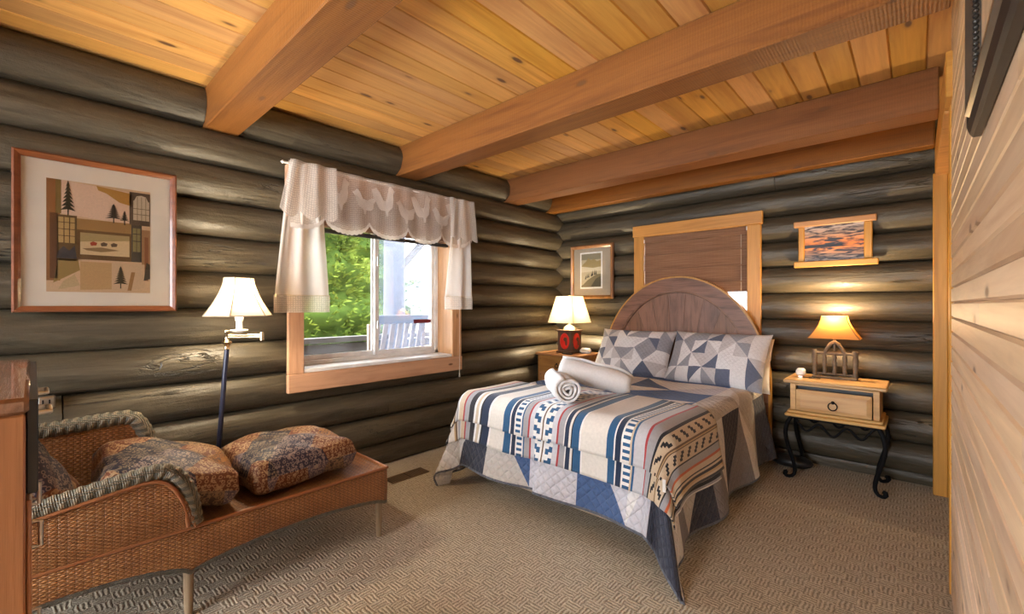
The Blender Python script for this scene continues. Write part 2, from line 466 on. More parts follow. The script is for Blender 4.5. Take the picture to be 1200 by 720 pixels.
def patch_mat():
    t = NT('patchwork batik'); v = t.coord('Object', (1, 1, 1), (0, 0, radians(38)))
    fl = t.n('ShaderNodeVectorMath', operation='FLOOR'); sc = t.n('ShaderNodeVectorMath', operation='SCALE'); sc.inputs['Scale'].default_value = 6.6
    t.l(v, sc.inputs[0]); t.l(sc.outputs[0], fl.inputs[0])
    wn_ = t.n('ShaderNodeTexWhiteNoise', noise_dimensions='3D'); t.l(fl.outputs[0], wn_.inputs[0])
    base = t.ramp(wn_.outputs[0], [(0, (.014, .011, .024)), (.26, (.13, .036, .012)), (.42, (.26, .16, .085)), (.54, (.030, .022, .04)), (.74, (.30, .125, .022)), (.88, (.10, .07, .085))], 'CONSTANT')
    acc = t.ramp(wn_.outputs[0], [(0, (.24, .18, .12)), (.26, (.42, .27, .14)), (.42, (.03, .016, .02)), (.54, (.30, .22, .19)), (.74, (.025, .014, .02)), (.88, (.34, .25, .20))], 'CONSTANT')
    d1 = t.voro(v, 56, rnd=.2); d2 = t.noise(v, 26, 2, .5, 2.0)
    k = t.math('MAXIMUM', t.math('MULTIPLY', t.maprange(t.math('ABSOLUTE', t.math('SUBTRACT', d1, .36)), .05, .12, 1, 0), .8), t.maprange(d2, .57, .62, 0, .85))
    c = t.mix(k, base, acc)
    return t.done(t.bsdf(c, .6, .4, 0, t.bump(t.noise(v, 14, 3), .3, .02), 0.))
M['patchwork'] = patch_mat()
M['quilt'] = attr_fabric('quilted cotton', .85, .062, 600, .1, .8)
M['sham'] = attr_fabric('quilted sham', .85, .04, 600, .15, .35)
M['blanket'] = attr_fabric('woven blanket', .92, 0, 900, .25, .3)
M['print'] = attr_fabric('printed paper', .55, 0, 400, 0, .02)

def lace_mat(name, dens, pitch, col=(.86, .80, .74)):
    t = NT(name); uv = t.n('ShaderNodeTexCoord').outputs['UV']
    d = t.voro(uv, 1 / pitch, rnd=.2)
    hole = t.maprange(d, .30, .40, 0, 1)
    n = t.noise(uv, 14, 3)
    al = t.math('ADD', t.math('MULTIPLY', t.math('SUBTRACT', 1., hole), .25), t.math('ADD', dens, t.math('MULTIPLY', n, .12)), clamp=True)
    df = t.n('ShaderNodeBsdfDiffuse'); df.inputs[0].default_value = col + (1,)
    tl = t.n('ShaderNodeBsdfTranslucent'); tl.inputs[0].default_value = col + (1,)
    m = t.n('ShaderNodeMixShader'); m.inputs[0].default_value = .35; t.l(df.outputs[0], m.inputs[1]); t.l(tl.outputs[0], m.inputs[2])
    tr = t.n('ShaderNodeBsdfTransparent'); m2 = t.n('ShaderNodeMixShader')
    t.l(al, m2.inputs[0]); t.l(tr.outputs[0], m2.inputs[1]); t.l(m.outputs[0], m2.inputs[2])
    return t.done(m2.outputs[0])
M['lace'] = lace_mat('ivory net lace', .42, .012, (.80, .72, .64))
M['lace_motif'] = lace_mat('dense lace', .55, .006, (.88, .83, .78))
M['sheer'] = lace_mat('ivory sheer cotton', .80, .004, (.88, .84, .79))
M['crochet'] = lace_mat('crochet edging', .60, .014, (.86, .80, .72))

def blind_mat():
    t = NT('woven bamboo blind'); v = t.coord('Object'); s = t.n('ShaderNodeSeparateXYZ'); t.l(v, s.inputs[0])
    h = t.math('ABSOLUTE', t.math('SINE', t.math('MULTIPLY', s.outputs[2], pi / .008)))
    w = t.maprange(t.math('ABSOLUTE', t.math('SINE', t.math('MULTIPLY', s.outputs[0], pi / .035))), 0, .15, 1, 0)
    n = t.noise(t.coord('Object', (3, 3, 130)), 1., 3)
    c = t.ramp(n, [(.3, (.24, .125, .07)), (.7, (.42, .24, .145))]); c = t.mix(t.math('MULTIPLY', w, .35), c, (.42, .27, .17))
    c = t.mix(t.maprange(h, 0, .4, .5, 0), c, (.06, .03, .02))
    b = t.bsdf(c, .6, .3, 0, t.bump(h, .5, .003))
    tl = t.n('ShaderNodeBsdfTranslucent'); t.l(c, tl.inputs[0]); m = t.n('ShaderNodeMixShader'); m.inputs[0].default_value = .25
    t.l(b, m.inputs[1]); t.l(tl.outputs[0], m.inputs[2]); return t.done(m.outputs[0])
M['blind'] = blind_mat()

def foliage_mat(name, a, b):
    t = NT(name); n = t.noise(t.coord('Object'), 1.2, 3); c = t.ramp(n, [(.3, a), (.7, b)])
    d = t.n('ShaderNodeBsdfDiffuse'); t.l(c, d.inputs[0]); tl = t.n('ShaderNodeBsdfTranslucent'); t.l(c, tl.inputs[0])
    m = t.n('ShaderNodeMixShader'); m.inputs[0].default_value = .3; t.l(d.outputs[0], m.inputs[1]); t.l(tl.outputs[0], m.inputs[2]); return t.done(m.outputs[0])
M['pine_green'] = foliage_mat('pine needles', (.034, .062, .010), (.125, .16, .03))
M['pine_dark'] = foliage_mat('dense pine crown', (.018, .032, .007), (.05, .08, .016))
M['bark'] = plain('tree bark', (.10, .07, .05), .9, bumpscale=30)
M['ground'] = plain('dry grass ground', (.42, .33, .17), .95, bumpscale=12, var=.3)
M['plaster'] = plain('cream plaster', (.62, .55, .46), .9)

# ================================================================== SETTING
# ---- floor
o = mesh('floor', MB().box(XL - .25, .95, YF - .1, YB + .25, -.12, 0, .001), M['carpet'], base=(0, 0, 0))
struct(o, 'beige brown loop pile carpet across the whole bedroom floor', 'floor')
o = mesh('floor_vent_opening', MB().box(-2.905, -2.80, 1.77, 2.08, .0005, .003, .001), M['dark_gap'], base=(-2.85, 1.92, 0))
vent_root = o; o.name = 'floor_vent'; ROOT['floor_vent'] = ROOT['floor_vent_opening']
tag(o, 'brown metal floor vent set in the carpet by the window wall', 'vent')
M['vent'] = plain('brown vent metal', (.16, .10, .055), .45)
vm = MB()
vm.box(-2.915, -2.905, 1.76, 2.09, 0, .007); vm.box(-2.80, -2.79, 1.76, 2.09, 0, .007); vm.box(-2.905, -2.80, 1.76, 1.77, 0, .007); vm.box(-2.905, -2.80, 2.08, 2.09, 0, .007)
mesh('rim', vm, M['vent'], vent_root)
for k in range(2):
    vv = MB()
    for q in range(9):
        y = 1.778 + k * .155 + q * .0165; vv.box(-2.90, -2.805, y, y + .009, .002, .0055, .001)
    mesh('louver', vv, M['vent'], vent_root)

# ---- logs
def log_mesh(axis, a0, a1, z0, z1, seam, side, n=12, seed=0):
    """half log: axis 1 -> runs along Y on the left wall (bulges +X); axis 0 -> along X on the back wall (bulges -Y)"""
    rr = random.Random(seed)
    ph = [rr.uniform(0, 6.28) for _ in range(6)]
    R = .1175; p = (z1 - z0); zc = (z0 + z1) / 2; c0 = sqrt(max(1e-6, R * R - (p / 2) ** 2)); off = c0
    amax = math.asin(min(1, p / 2 / R))
    L = a1 - a0; m = max(2, int(L / .11))
    V = []; F = []
    for i in range(m + 1):
        a = a0 + L * i / m
        wob = .004 * sin(a * 1.7 + ph[0]) + .003 * sin(a * 4.1 + ph[1])
        zw = .004 * sin(a * 1.3 + ph[2])
        ring = []
        for k in range(n + 1):
            t = -amax + 2 * amax * k / n
            lum = .0025 * sin(5 * t + a * 3.1 + ph[3]) + .002 * sin(9 * t + a * 5 + ph[4])
            r = R + wob + lum
            ring.append((r * cos(t) - off, zc + R * sin(t) * (p / 2) / (R * sin(amax)) + zw * cos(t)))
        ring = [(-.06, z0 + .012)] + ring + [(-.06, z1 - .012)]
        for (dep, z) in ring:
            V.append((seam + dep, a, z) if axis == 1 else (a, seam - dep, z))
    k = n + 3
    for i in range(m):
        for j in range(k): F.append((i*k+j, i*k+(j+1) % k, (i+1)*k+(j+1) % k, (i+1)*k+j))
    F.append(tuple(range(k))); F.append(tuple(m*k+j for j in range(k)))
    return MB().add(V, F)

# left wall: backing slab with the window hole, then one object per log
WY0, WY1, WZ0, WZ1 = 1.225, 2.59, .845, 2.13
lw = MB()
lw.box(XL - .2, XL - .045, YF - .1, WY0, 0, ZC + .1, .001).box(XL - .2, XL - .045, WY1, YB + .2, 0, ZC + .1, .001)
lw.box(XL - .2, XL - .045, WY0, WY1, 0, WZ0, .001).box(XL - .2, XL - .045, WY0, WY1, WZ1, ZC + .1, .001)
wall_left = struct(mesh('wall_left', lw, M['dark_gap'], base=(XL, 1.4, 0)), 'dark olive brown log wall with the curtained window', 'wall')
beams_y = [(-.66, -.46), (.70, .885), (2.05, 2.245), (3.35, 3.545), (4.06, 4.16)]
sd = 0
seams = [2.382 - PITCH * i for i in range(12)]
rows = [(seams[i + 1], seams[i]) for i in range(11)]
rows = [(max(.0, a), b) for a, b in rows if b > .05]
for (z0, z1) in rows:
    segs = [(YF, YB)]
    if z0 > .80 and z1 < 2.2: segs = [(YF, WY0 - .035), (WY1 + .035, YB)]
    if abs(z0 - .62) < .03: segs = [(YF, .098), (.104, YB)]
    if abs(z0 - .40) < .03: segs = [(YF, 1.942), (1.947, YB)]
    if abs(z0 - 1.28) < .03: segs = [(YF, -.5), (-.497, WY0 - .035), (WY1 + .035, YB)]
    for s0, s1 in segs:
        sd += 1
        mesh('log', log_mesh(1, s0, s1, z0, z1, XL, 1, seed=sd), M['log_y'], wall_left, smooth=50)
ys = [YF] + [q for b in beams_y for q in b] + [YB]
for k in range(0, len(ys), 2):
    if ys[k+1] - ys[k] > .05:
        sd += 1
        mesh('log', log_mesh(1, ys[k] + .002, ys[k+1] - .002, 2.382, 2.382 + PITCH + .02, XL - .012, 1, seed=sd), M['log_y'], wall_left, smooth=50)
# flat block plate on the wall log beside the chest of drawers
# ---- back wall
BX0, BX1, BZ0, BZ1 = -2.085, -1.065, .98, 2.02
bw = MB()
bw.box(XL - .2, BX0, YB + .045, YB + .2, 0, ZC + .1, .001).box(BX1, .95, YB + .045, YB + .2, 0, ZC + .1, .001)
bw.box(BX0, BX1, YB + .045, YB + .2, 0, BZ0, .001).box(BX0, BX1, YB + .045, YB + .2, BZ1, ZC + .1, .001)
wall_back = struct(mesh('wall_back', bw, M['dark_gap'], base=(-1.5, YB, 0)), 'dark olive brown log wall behind the bed', 'wall')
bse = [.077 + PITCH * i for i in range(-1, 13)]
for i in range(len(bse) - 1):
    z0, z1 = max(0, bse[i]), bse[i + 1]
    if z0 > ZC: continue
    segs = [(XL, .60)]
    if z0 > .94 and z1 < 2.07: segs = [(XL, BX0 - .04), (BX1 + .04, .60)]
    elif abs(z0 - 2.28) < .03: segs = [(XL, -.893), (-.888, .60)]
    for s0, s1 in segs:
        sd += 1
        mesh('log', log_mesh(0, s0, s1, z0, z1, YB, 1, seed=sd), M['log_x'], wall_back, smooth=50)

# ---- right wall: horizontal pale boards up to the closet opening
YE = 2.78
wall_right = struct(mesh('wall_right', MB().box(XR + .018, XR + .10, YF - .1, YE, 0, ZC + .1, .001), M['plaster'], base=(XR, 0, 0)), 'pale horizontal pine board wall with the dark framed picture', 'wall')
pp = .0655; k = 0; z = 0.0
while z < ZC - .001:
    z1 = min(z + pp, ZC)
    r2 = random.Random(k)
    cuts = [YF] + ([r2.uniform(.3, 2.2)] if k % 3 == 1 else []) + [YE]
    for a, b in zip(cuts[:-1], cuts[1:]):
        d = r2.uniform(0, .0015)
        # V-groove board: profile swept along Y
        prof = [(XR + .02, z + .0005), (XR + .007, z + .0005), (XR - d, z + .006), (XR - d, z1 - .006), (XR + .007, z1 - .0005), (XR + .02, z1 - .0005)]
        V = [(x, a + .0006, q) for x, q in prof] + [(x, b - .0006, q) for x, q in prof]
        n = 6
        mesh('board', MB().add(V, [tuple(range(n)), tuple(range(n, 2*n))] + [(i, (i+1) % n, n+(i+1) % n, n+i) for i in range(n)]), M['pine_wall'], wall_right)
    z = z1; k += 1
# closet opening between the board wall and the back wall
trim1 = struct(mesh('trim_1', MB().box(XR - .006, XR + .11, YE + .001, YE + .075, 0, 2.2, .004), M['trim'], base=(XR, YE, 0)), 'honey pine casing around the closet opening', 'trim')
mesh('head_casing', MB().box(XR - .022, XR + .02, YE - .10, 4.24, 2.2, 2.40, .004), M['trim_h'], trim1)
mesh('head_jamb', MB().box(XR - .02, XR + .13, YE + .08, 4.20, 2.185, 2.199, .002), M['trim_h'], trim1)
mesh('side_casing', MB().box(XR - .032, XR + .04, 4.165, 4.25, 0, 2.199, .004), M['trim'], trim1)
mesh('side_jamb', MB().box(XR + .041, XR + .14, 4.16, 4.20, 0, 2.185, .003), M['trim'], trim1)
cl = MB().box(.80, .90, YE - .1, YB + .05, 0, ZC + .1, .001).box(XR + .10, .80, YE - .08, YE + .0, 0, ZC + .1, .001).box(XR + .02, .80, YE, YB + .05, 2.41, ZC + .05, .001)
struct(mesh('wall_closet', cl, M['plaster'], base=(.5, 3.5, 0)), 'plain wall inside the closet opening', 'wall')
# ---- front wall behind the photographer, with an unseen window added for fill daylight
fw = MB().box(XL - .2, -2.72, YF - .15, YF, 0, ZC + .1, .001).box(-.40, .3, YF - .15, YF, 0, ZC + .1, .001).box(-2.72, -.40, YF - .15, YF, 0, .28, .001).box(-2.72, -.40, YF - .15, YF, 2.22, ZC + .1, .001)
struct(mesh('wall_front', fw, M['plaster'], base=(-1.5, YF, 0)), 'plain wall behind the viewer with an opening added for fill light', 'wall')
w3 = struct(mesh('fill_window', MB().box(-2.72, -.40, YF - .10, YF - .05, .28, .34).box(-2.72, -.40, YF - .10, YF - .05, 2.16, 2.22).box(-2.72, -2.66, YF - .10, YF - .05, .34, 2.16).box(-.46, -.40, YF - .10, YF - .05, .34, 2.16), M['paint_white'], base=(-1.5, YF, .28)), 'white framed window added behind the viewer for fill light', 'window')
for x0, x1 in ((-2.66, -1.58), (-1.54, -.46)): mesh('pane', MB().box(x0, x1, YF - .08, YF - .074, .34, 2.16, .001), M['glass'], w3)
mesh('mullion', MB().box(-1.58, -1.54, YF - .10, YF - .05, .34, 2.16), M['paint_white'], w3)

# ---- ceiling: slab, boards running in depth, then the beams
ceiling = struct(mesh('ceiling', MB().box(XL - .25, .95, YF - .15, YB + .25, ZC + .022, ZC + .15, .001), M['dark_gap'], base=(-1.5, 1.4, ZC)), 'knotty pine board ceiling between the beams', 'ceiling')
x = .04 + .144; k = 0
while x > XL - .06:
    r2 = random.Random(100 + k); x0 = max(x - .144, XL - .06)
    cuts = [YF] + sorted([r2.choice([-.55, .79, 2.14, 3.44]) + r2.uniform(-.02, .02)] if k % 2 else []) + [YB]
    for a, b in zip(cuts[:-1], cuts[1:]):
        prof = [(x0 + .0006, ZC + .022), (x0 + .0006, ZC + .009), (x0 + .006, ZC), (x - .006, ZC), (x - .0006, ZC + .009), (x - .0006, ZC + .022)]
        V = [(p, a, q) for p, q in prof] + [(p, b, q) for p, q in prof]; n = 6
        mesh('board', MB().add(V, [tuple(range(n)), tuple(range(n, 2*n))] + [(i, (i+1) % n, n+(i+1) % n, n+i) for i in range(n)]), M['pine_ceiling'], ceiling)
    x = x0 if x0 > XL - .06 else XL - 1; k += 1
blabels = ['rough sawn ceiling beam behind the viewer', 'rough sawn fir beam above the big framed collage, nearest in view', 'long rough sawn fir beam crossing the middle of the ceiling', 'fir beam in front of the last one by the bed wall', 'thin dark fir beam right against the log wall above the bed']
for (a, b), lb in zip(beams_y, blabels):
    zb = 2.372 if b - a > .15 else 2.366
    tag(mesh('ceiling_beam', MB().box(XL - .03, XR - .024 if a > YE - .8 else XR + .015, a, b, zb, ZC - .0008, .006), M['beam']), lb, 'beam')

# ================================================================== WINDOW 1 (left wall)
CX = -3.085
win1 = struct(mesh('window_1', MB().box(XL - .19, CX - .001, WY0, WY0 + .03, WZ0, WZ1 - .002, .002).box(XL - .19, CX - .001, WY1 - .03, WY1, WZ0, WZ1 - .002, .002).box(XL - .19, CX - .001, WY0 + .03, WY1 - .03, WZ1 - .03, WZ1 - .002, .002), M['casing_z'], base=(XL, (WY0+WY1)/2, WZ0)), 'sliding window with pine casing in the left log wall', 'window')
mesh('casing', MB().box(CX - .03, CX + .004, 1.152, 1.255, .832, 2.24, .004), M['casing_z'], win1)
mesh('casing', MB().box(CX - .03, CX + .004, 2.562, 2.668, .832, 2.24, .004), M['casing_z'], win1)
mesh('head_casing', MB().box(CX - .03, CX + .006, 1.14, 2.68, 2.105, 2.238, .004), M['casing_y'], win1)
mesh('apron', MB().box(CX - .03, CX + .008, 1.150, 2.672, .705, .831, .004), M['casing_y'], win1)
mesh('sill', MB().box(XL - .19, CX - .002, WY0 + .031, WY1 - .031, WZ0 - .012, WZ0 + .012, .003), M['paint_white'], win1)
GX = -3.325
y0, y1, z0, z1 = WY0 + .03, WY1 - .03, WZ0 + .012, WZ1 - .03
fr = MB().box(GX - .04, GX + .035, y0, y0 + .035, z0, z1).box(GX - .04, GX + .035, y1 - .035, y1, z0, z1).box(GX - .04, GX + .035, y0, y1, z0, z0 + .03).box(GX - .04, GX + .035, y0, y1, z1 - .035, z1)
mesh('frame', fr, M['paint_white'], win1)
ym = 1.925
def sash(a, b, gx, glass):
    s = mesh('sash', MB().box(gx - .012, gx + .014, a, a + .036, z0 + .03, z1 - .035).box(gx - .012, gx + .014, b - .036, b, z0 + .03, z1 - .035).box(gx - .012, gx + .014, a + .036, b - .036, z0 + .03, z0 + .066).box(gx - .012, gx + .014, a + .036, b - .036, z1 - .07, z1 - .035), M['paint_white'], win1)
    mesh('pane', MB().box(gx - .003, gx + .003, a + .036, b - .036, z0 + .066, z1 - .07, .001), glass, s); return s
sash(y0 + .035, ym + .02, GX - .022, M['glass'])
s2 = sash(ym - .01, y1 - .035, GX + .014, M['glass_haze'])
M['red_tag'] = plain('dark red sticker', (.16, .004, .012), .4)
mesh('sticker', MB().box(GX + .018, GX + .0195, 2.30, 2.515, 1.135, 1.168, .0005), M['red_tag'], s2)
mesh('latch', MB().box(GX + .03, GX + .045, ym + .002, ym + .018, 1.62, 1.70), M['steel'], s2)
mesh('latch', MB().box(GX + .03, GX + .045, ym + .002, ym + .018, 1.10, 1.17), M['steel'], s2)

# raised roman shade behind the valance
rs = thing('roman_shade', 'brown woven shade gathered up behind the lace valance', 'shade', (-3.16, 1.9, 1.83))
mesh('headrail', MB().box(-3.18, -3.13, WY0 + .034, WY1 - .034, 2.05, 2.10), M['blind'], rs)
for k in range(4):
    zz = 1.995 - k * .045
    mesh('fold', MB().box(-3.185 + .004 * k, -3.125 + .003 * k, WY0 + .036, WY1 - .036, zz, zz + .052, .012), M['blind'], rs)
mesh('bottom_rail', MB().box(-3.17, -3.13, WY0 + .036, WY1 - .036, 1.822, 1.852, .006), M['dark_wood'], rs)
cd = thing('shade_cord', 'thin ivory pull cord with tassel hanging beside the window', 'cord', (-3.07, 2.635, .62))
mesh('cord', MB().tube([(-3.072, 2.635, 2.1), (-3.068, 2.636, 1.6), (-3.07, 2.634, 1.1), (-3.072, 2.636, .68)], .0022, 6), M['cord'], cd)
mesh('tassel', MB().lathe([(.002, .04), (.005, .03), (.004, .022), (.009, .0), (.003, -.003)], (-3.072, 2.636, .645), 8), M['cord'], cd, smooth=40)

# ---- lace curtain
RX = -3.035
ct = thing('lace_curtain', 'ivory lace swag curtain with hen motifs over the left window', 'curtain', (RX, 1.9, 1.25))
mesh('rod', MB().tube([(RX, 1.10, 2.232), (RX, 2.745, 2.232)], .008, 10).lathe([(.002, -.012), (.013, 0), (.002, .012)], (RX, 1.098, 2.232), 10), M['white'], ct, smooth=40)
for yb in (1.16, 2.70):
    mesh('rod_bracket', MB().box(CX + .004, RX + .006, yb - .008, yb + .008, 2.222, 2.236, .002), M['white'], ct)
YV0, YV1 = 1.13, 2.715
def scallop(y):
    # scalloped hem of the valance
    u = (y - 1.36) / .335
    ph_ = abs(((u) % 1.0) * 2 - 1)
    return 1.91 - .10 * sqrt(max(0, 1 - ph_ ** 2)) - .012 * abs(sin(y * 90)) * .6
def valance(u, v):
    y = YV0 + (YV1 - YV0) * u
    zt = 2.248; zb = scallop(y); z = zt + (zb - zt) * v
    dx = .012 + .028 * v + .006 * sin(y * 17) * (1 - .3 * v) + .0035 * sin(y * 43 + 1)
    return (RX + dx, y, z)
mesh('valance', MB().grid(valance, 180, 16, uvf=lambda u, v: (u * 1.6, v * .36)), M['lace'], ct, smooth=80)
def vedge(u, v):
    y = YV0 + (YV1 - YV0) * u; z = scallop(y) + .03 * (1 - v) - .004; 
    p = valance(u, 1); return (p[0] + .003, y, z)
mesh('scallop_edge', MB().grid(vedge, 240, 2, uvf=lambda u, v: (u * 1.6, v * .05)), M['lace_motif'], ct, smooth=80)
hen = [(-.055, .0), (-.06, .03), (-.085, .075), (-.05, .06), (-.02, .045), (.01, .05), (.03, .085), (.045, .10), (.06, .085), (.075, .078), (.06, .07), (.055, .04), (.04, .005), (.01, -.015), (.005, -.04), (-.005, -.04), (-.01, -.015), (-.04, -.012)]
rooster = [(-.05, .0), (-.075, .05), (-.09, .10), (-.06, .115), (-.035, .09), (-.02, .05), (.0, .045), (.015, .08), (.02, .12), (.03, .14), (.045, .125), (.06, .112), (.045, .105), (.048, .06), (.04, .01), (.015, -.015), (.012, -.045), (.0, -.045), (-.005, -.015), (-.035, -.015)]
for k, (yc, zc, shp, fl) in enumerate([(1.47, 2.03, rooster, 1), (1.66, 2.02, hen, -1), (1.84, 2.04, rooster, 1), (2.02, 2.0, hen, -1), (2.19, 2.04, rooster, 1), (2.37, 2.0, hen, -1), (2.55, 2.04, rooster, 1)]):
    mb = MB(); sc_ = 1.3
    pts = [(yc + fl * p * sc_, zc + q * sc_) for p, q in shp]
    # fan of small faces following the folds of the valance
    def onv(y, z):
        v = (2.248 - z) / .36; p = valance((y - YV0) / (YV1 - YV0), v); return (p[0] + .0035, y, z)
    V = [onv(*p) for p in pts] + [onv(yc, zc + .02)]
    n = len(pts); F = [(i, (i+1) % n, n) for i in range(n)]
    mb.add(V, F, None, [(p[1], p[2]) for p in V]); mesh('hen_motif', mb, M['lace_motif'], ct, smooth=80)
def tail(ya0, ya1, yb0, yb1, zt, zb, name, dx0, nf):
    def fn(u, v):
        e = v ** .8
        y = (ya0 + (ya1 - ya0) * u) * (1 - e) + (yb0 + (yb1 - yb0) * u) * e
        z = zt + (zb - zt) * v
        w = .022 * sin(u * 2 * pi * nf + .6) * (.5 + .5 * v) + .008 * sin(u * 17 + v * 3)
        return (RX + dx0 + w, y, z)
    t_ = mesh('side_panel', MB().grid(fn, 60, 20, uvf=lambda u, v: (u * .5, v)), M['sheer'], ct, smooth=80)
    def fh(u, v):
        p = fn(u, 1); return (p[0] + .002, p[1] + (u - .5) * .01, zb + .012 - .115 * v)
    mesh('crochet_hem', MB().grid(fh, 60, 6, uvf=lambda u, v: (u * .4, v * .12)), M['crochet'], t_, smooth=80)
    mesh('hem_line', MB().tube([tuple(a + b for a, b in zip(fn(i / 30, 1), (.004, 0, .012))) for i in range(31)], .003, 5), M['cord'], t_)
tail(1.135, 1.33, 1.035, 1.395, 2.235, 1.352, 'left', .028, 2.5)
tail(2.52, 2.70, 2.40, 2.70, 2.235, 1.362, 'right', .030, 2.2)
# lace shoulder folded over the left tail and right tail
def shoulder(u, v):
    y = 1.125 + .30 * u - .075 * v * (1 - u); z = 2.245 - (.33 - .13 * u * 0 + .05 * abs(sin(u * 9))) * v
    return (RX + .062 + .012 * sin(u * 14) + .02 * v, y, z)
mesh('lace_shoulder', MB().grid(shoulder, 40, 10, uvf=lambda u, v: (u * .3, v * .3)), M['lace'], ct, smooth=80)
def shoulder2(u, v):
    y = 2.44 + .275 * u + .03 * v * u; z = 2.235 - (.34 + .03 * abs(sin(u * 8))) * v
    return (RX + .062 + .012 * sin(u * 14) + .015 * v, y, z)
mesh('lace_shoulder', MB().grid(shoulder2, 40, 10, uvf=lambda u, v: (u * .3, v * .3)), M['lace'], ct, smooth=80)

# ================================================================== WINDOW 2 (behind the headboard)
BY = YB - .10
win2 = struct(mesh('window_2', MB().box(BX0, BX0 + .025, BY + .002, YB + .19, BZ0, BZ1 - .002, .002).box(BX1 - .025, BX1, BY + .002, YB + .19, BZ0, BZ1 - .002, .002).box(BX0 + .025, BX1 - .025, BY + .002, YB + .19, BZ1 - .026, BZ1 - .002, .002).box(BX0 + .025, BX1 - .025, BY + .002, YB + .19, BZ0, BZ0 + .025, .002), M['trim'], base=(-1.57, YB, BZ0)), 'window in honey pine casing behind the arched headboard', 'window')
mesh('casing', MB().box(-2.166, -2.058, BY - .004, BY + .03, .90, 1.998, .004), M['trim'], win2)
mesh('casing', MB().box(-1.094, -.986, BY - .004, BY + .03, .90, 1.998, .004), M['trim'], win2)
mesh('head_casing', MB().box(-2.178, -.974, BY - .010, BY + .03, 1.999, 2.112, .005), M['trim_h'], win2)
mesh('apron', MB().box(-2.17, -.98, BY - .006, BY + .03, .80, .899, .004), M['trim_h'], win2)
mesh('frame', MB().box(BX0 + .025, BX0 + .06, YB + .09, YB + .15, BZ0 + .025, BZ1 - .026).box(BX1 - .06, BX1 - .025, YB + .09, YB + .15, BZ0 + .025, BZ1 - .026).box(BX0 + .06, BX1 - .06, YB + .09, YB + .15, BZ0 + .025, BZ0 + .06).box(BX0 + .06, BX1 - .06, YB + .09, YB + .15, BZ1 - .06, BZ1 - .026), M['paint_white'], win2)
mesh('pane', MB().box(BX0 + .06, BX1 - .06, YB + .115, YB + .121, BZ0 + .06, BZ1 - .06, .001), M['glass'], win2)
wb_ = thing('window_blind', 'brown woven bamboo blind lowered in the window behind the bed', 'blind', (-1.575, BY + .02, 1.42))
mesh('headrail', MB().box(BX0 + .027, BX1 - .027, BY + .004, BY + .045, 1.925, 1.992, .004), M['blind'], wb_)
zz = [1.924, 1.80, 1.655, 1.51, 1.425]
for i in range(4):
    d = .002 * (i % 2)
    mesh('panel', MB().box(BX0 + .03, BX1 - .03, BY + .016 - d * 4, BY + .022 - d * 4, zz[i+1] - .006, zz[i] + .006, .002), M['blind'], wb_)
for zb_ in zz[1:4]: mesh('batten', MB().box(BX0 + .03, BX1 - .03, BY + .003, BY + .009, zb_ - .007, zb_ + .005, .002), M['blind'], wb_)
mesh('cord', MB().tube([(-1.145, BY + .009, 1.93), (-1.143, BY + .008, 1.55), (-1.146, BY + .009, 1.2)], .0018, 6), M['cord'], wb_)
mesh('bracket', MB().box(BX0 + .026, BX0 + .036, BY - .001, BY + .003, 1.93, 1.965, .001), M['white'], wb_)
mesh('bracket', MB().box(BX1 - .036, BX1 - .026, BY - .001, BY + .003, 1.955, 1.99, .001), M['white'], wb_)

# ================================================================== PICTURES
def mapper(wall, u0, v0, w0):
    if wall == 'left':  return lambda u, v, w: (w0 + w, u0 + u, v0 + v)
    if wall == 'back':  return lambda u, v, w: (u0 + u, w0 - w, v0 + v)
    return lambda u, v, w: (w0 - w, u0 - u, v0 + v)          # right wall
def rails(fn, W, H, prof, mat, parent, name='frame_rail', mats=None):
    """four mitred frame rails; prof = (inset, height) outline"""
    n = len(prof)
    corners = [(0, 0, 1, 1), (W, 0, -1, 1), (W, H, -1, -1), (0, H, 1, -1)]
    for k in range(4):
        a = corners[k]; b = corners[(k + 1) % 4]
        V = [fn(a[0] + a[2]*i, a[1] + a[3]*i, h) for i, h in prof] + [fn(b[0] + b[2]*i, b[1] + b[3]*i, h) for i, h in prof]
        F = [tuple(range(n)), tuple(range(n, 2*n))] + [(i, (i+1) % n, n+(i+1) % n, n+i) for i in range(n)]
        mesh(name, MB().add(V, F), mat, parent)
def sheet(fn, u0, u1, v0, v1, w, mat, parent, name, th=.002, uvs=True):
    return mesh(name, MB().box(*[c for pr in zip(fn(u0, v0, w), fn(u1, v1, w + th)) for c in pr], .0005), mat, parent)

# big collage
fn = mapper('left', -.068, 1.265, XL + .082)
bp = thing('framed_picture', 'large framed collage of windows, pine trees and ferns in white mat', 'picture', fn(.31, 0, 0))
Wp, Hp = .622, .772
rails(fn, Wp, Hp, [(0, 0), (0, .022), (.008, .03), (.02, .024), (.03, .016), (.03, 0)], M['red_frame'], bp)
sheet(fn, .028, Wp - .028, .028, Hp - .028, .004, M['mat_board'], bp, 'mat')
art = MB()
A0, A1, B0, B1 = .112, .506, .10, .655       # u and v limits of the print
def P_(pts, c, l):
    art.add([fn(A0 + (A1 - A0) * u, B0 + (B1 - B0) * v, .0066 + l * .00025) for u, v in pts], [tuple(range(len(pts)))], c, [(u, v) for u, v in pts])
def R_(u0, u1, v0, v1, c, l): P_([(u0, v0), (u1, v0), (u1, v1), (u0, v1)], c, l)
tan, gold, brown, dk, crm, pink, olive = (.52, .30, .12), (.50, .27, .06), (.20, .09, .035), (.035, .028, .02), (.78, .62, .42), (.80, .60, .46), (.30, .20, .07)
R_(0, 1, 0, 1, (.72, .52, .33), 0)
R_(0, .12, .1, 1, (.34, .15, .05), 1); R_(.03, .10, .12, .7, (.16, .07, .03), 2); R_(.08, .13, .7, 1, (.25, .17, .05), 2)
P_([(.12, .7), (.12, 1), (.78, .97), (.78, .66)], pink, 1)
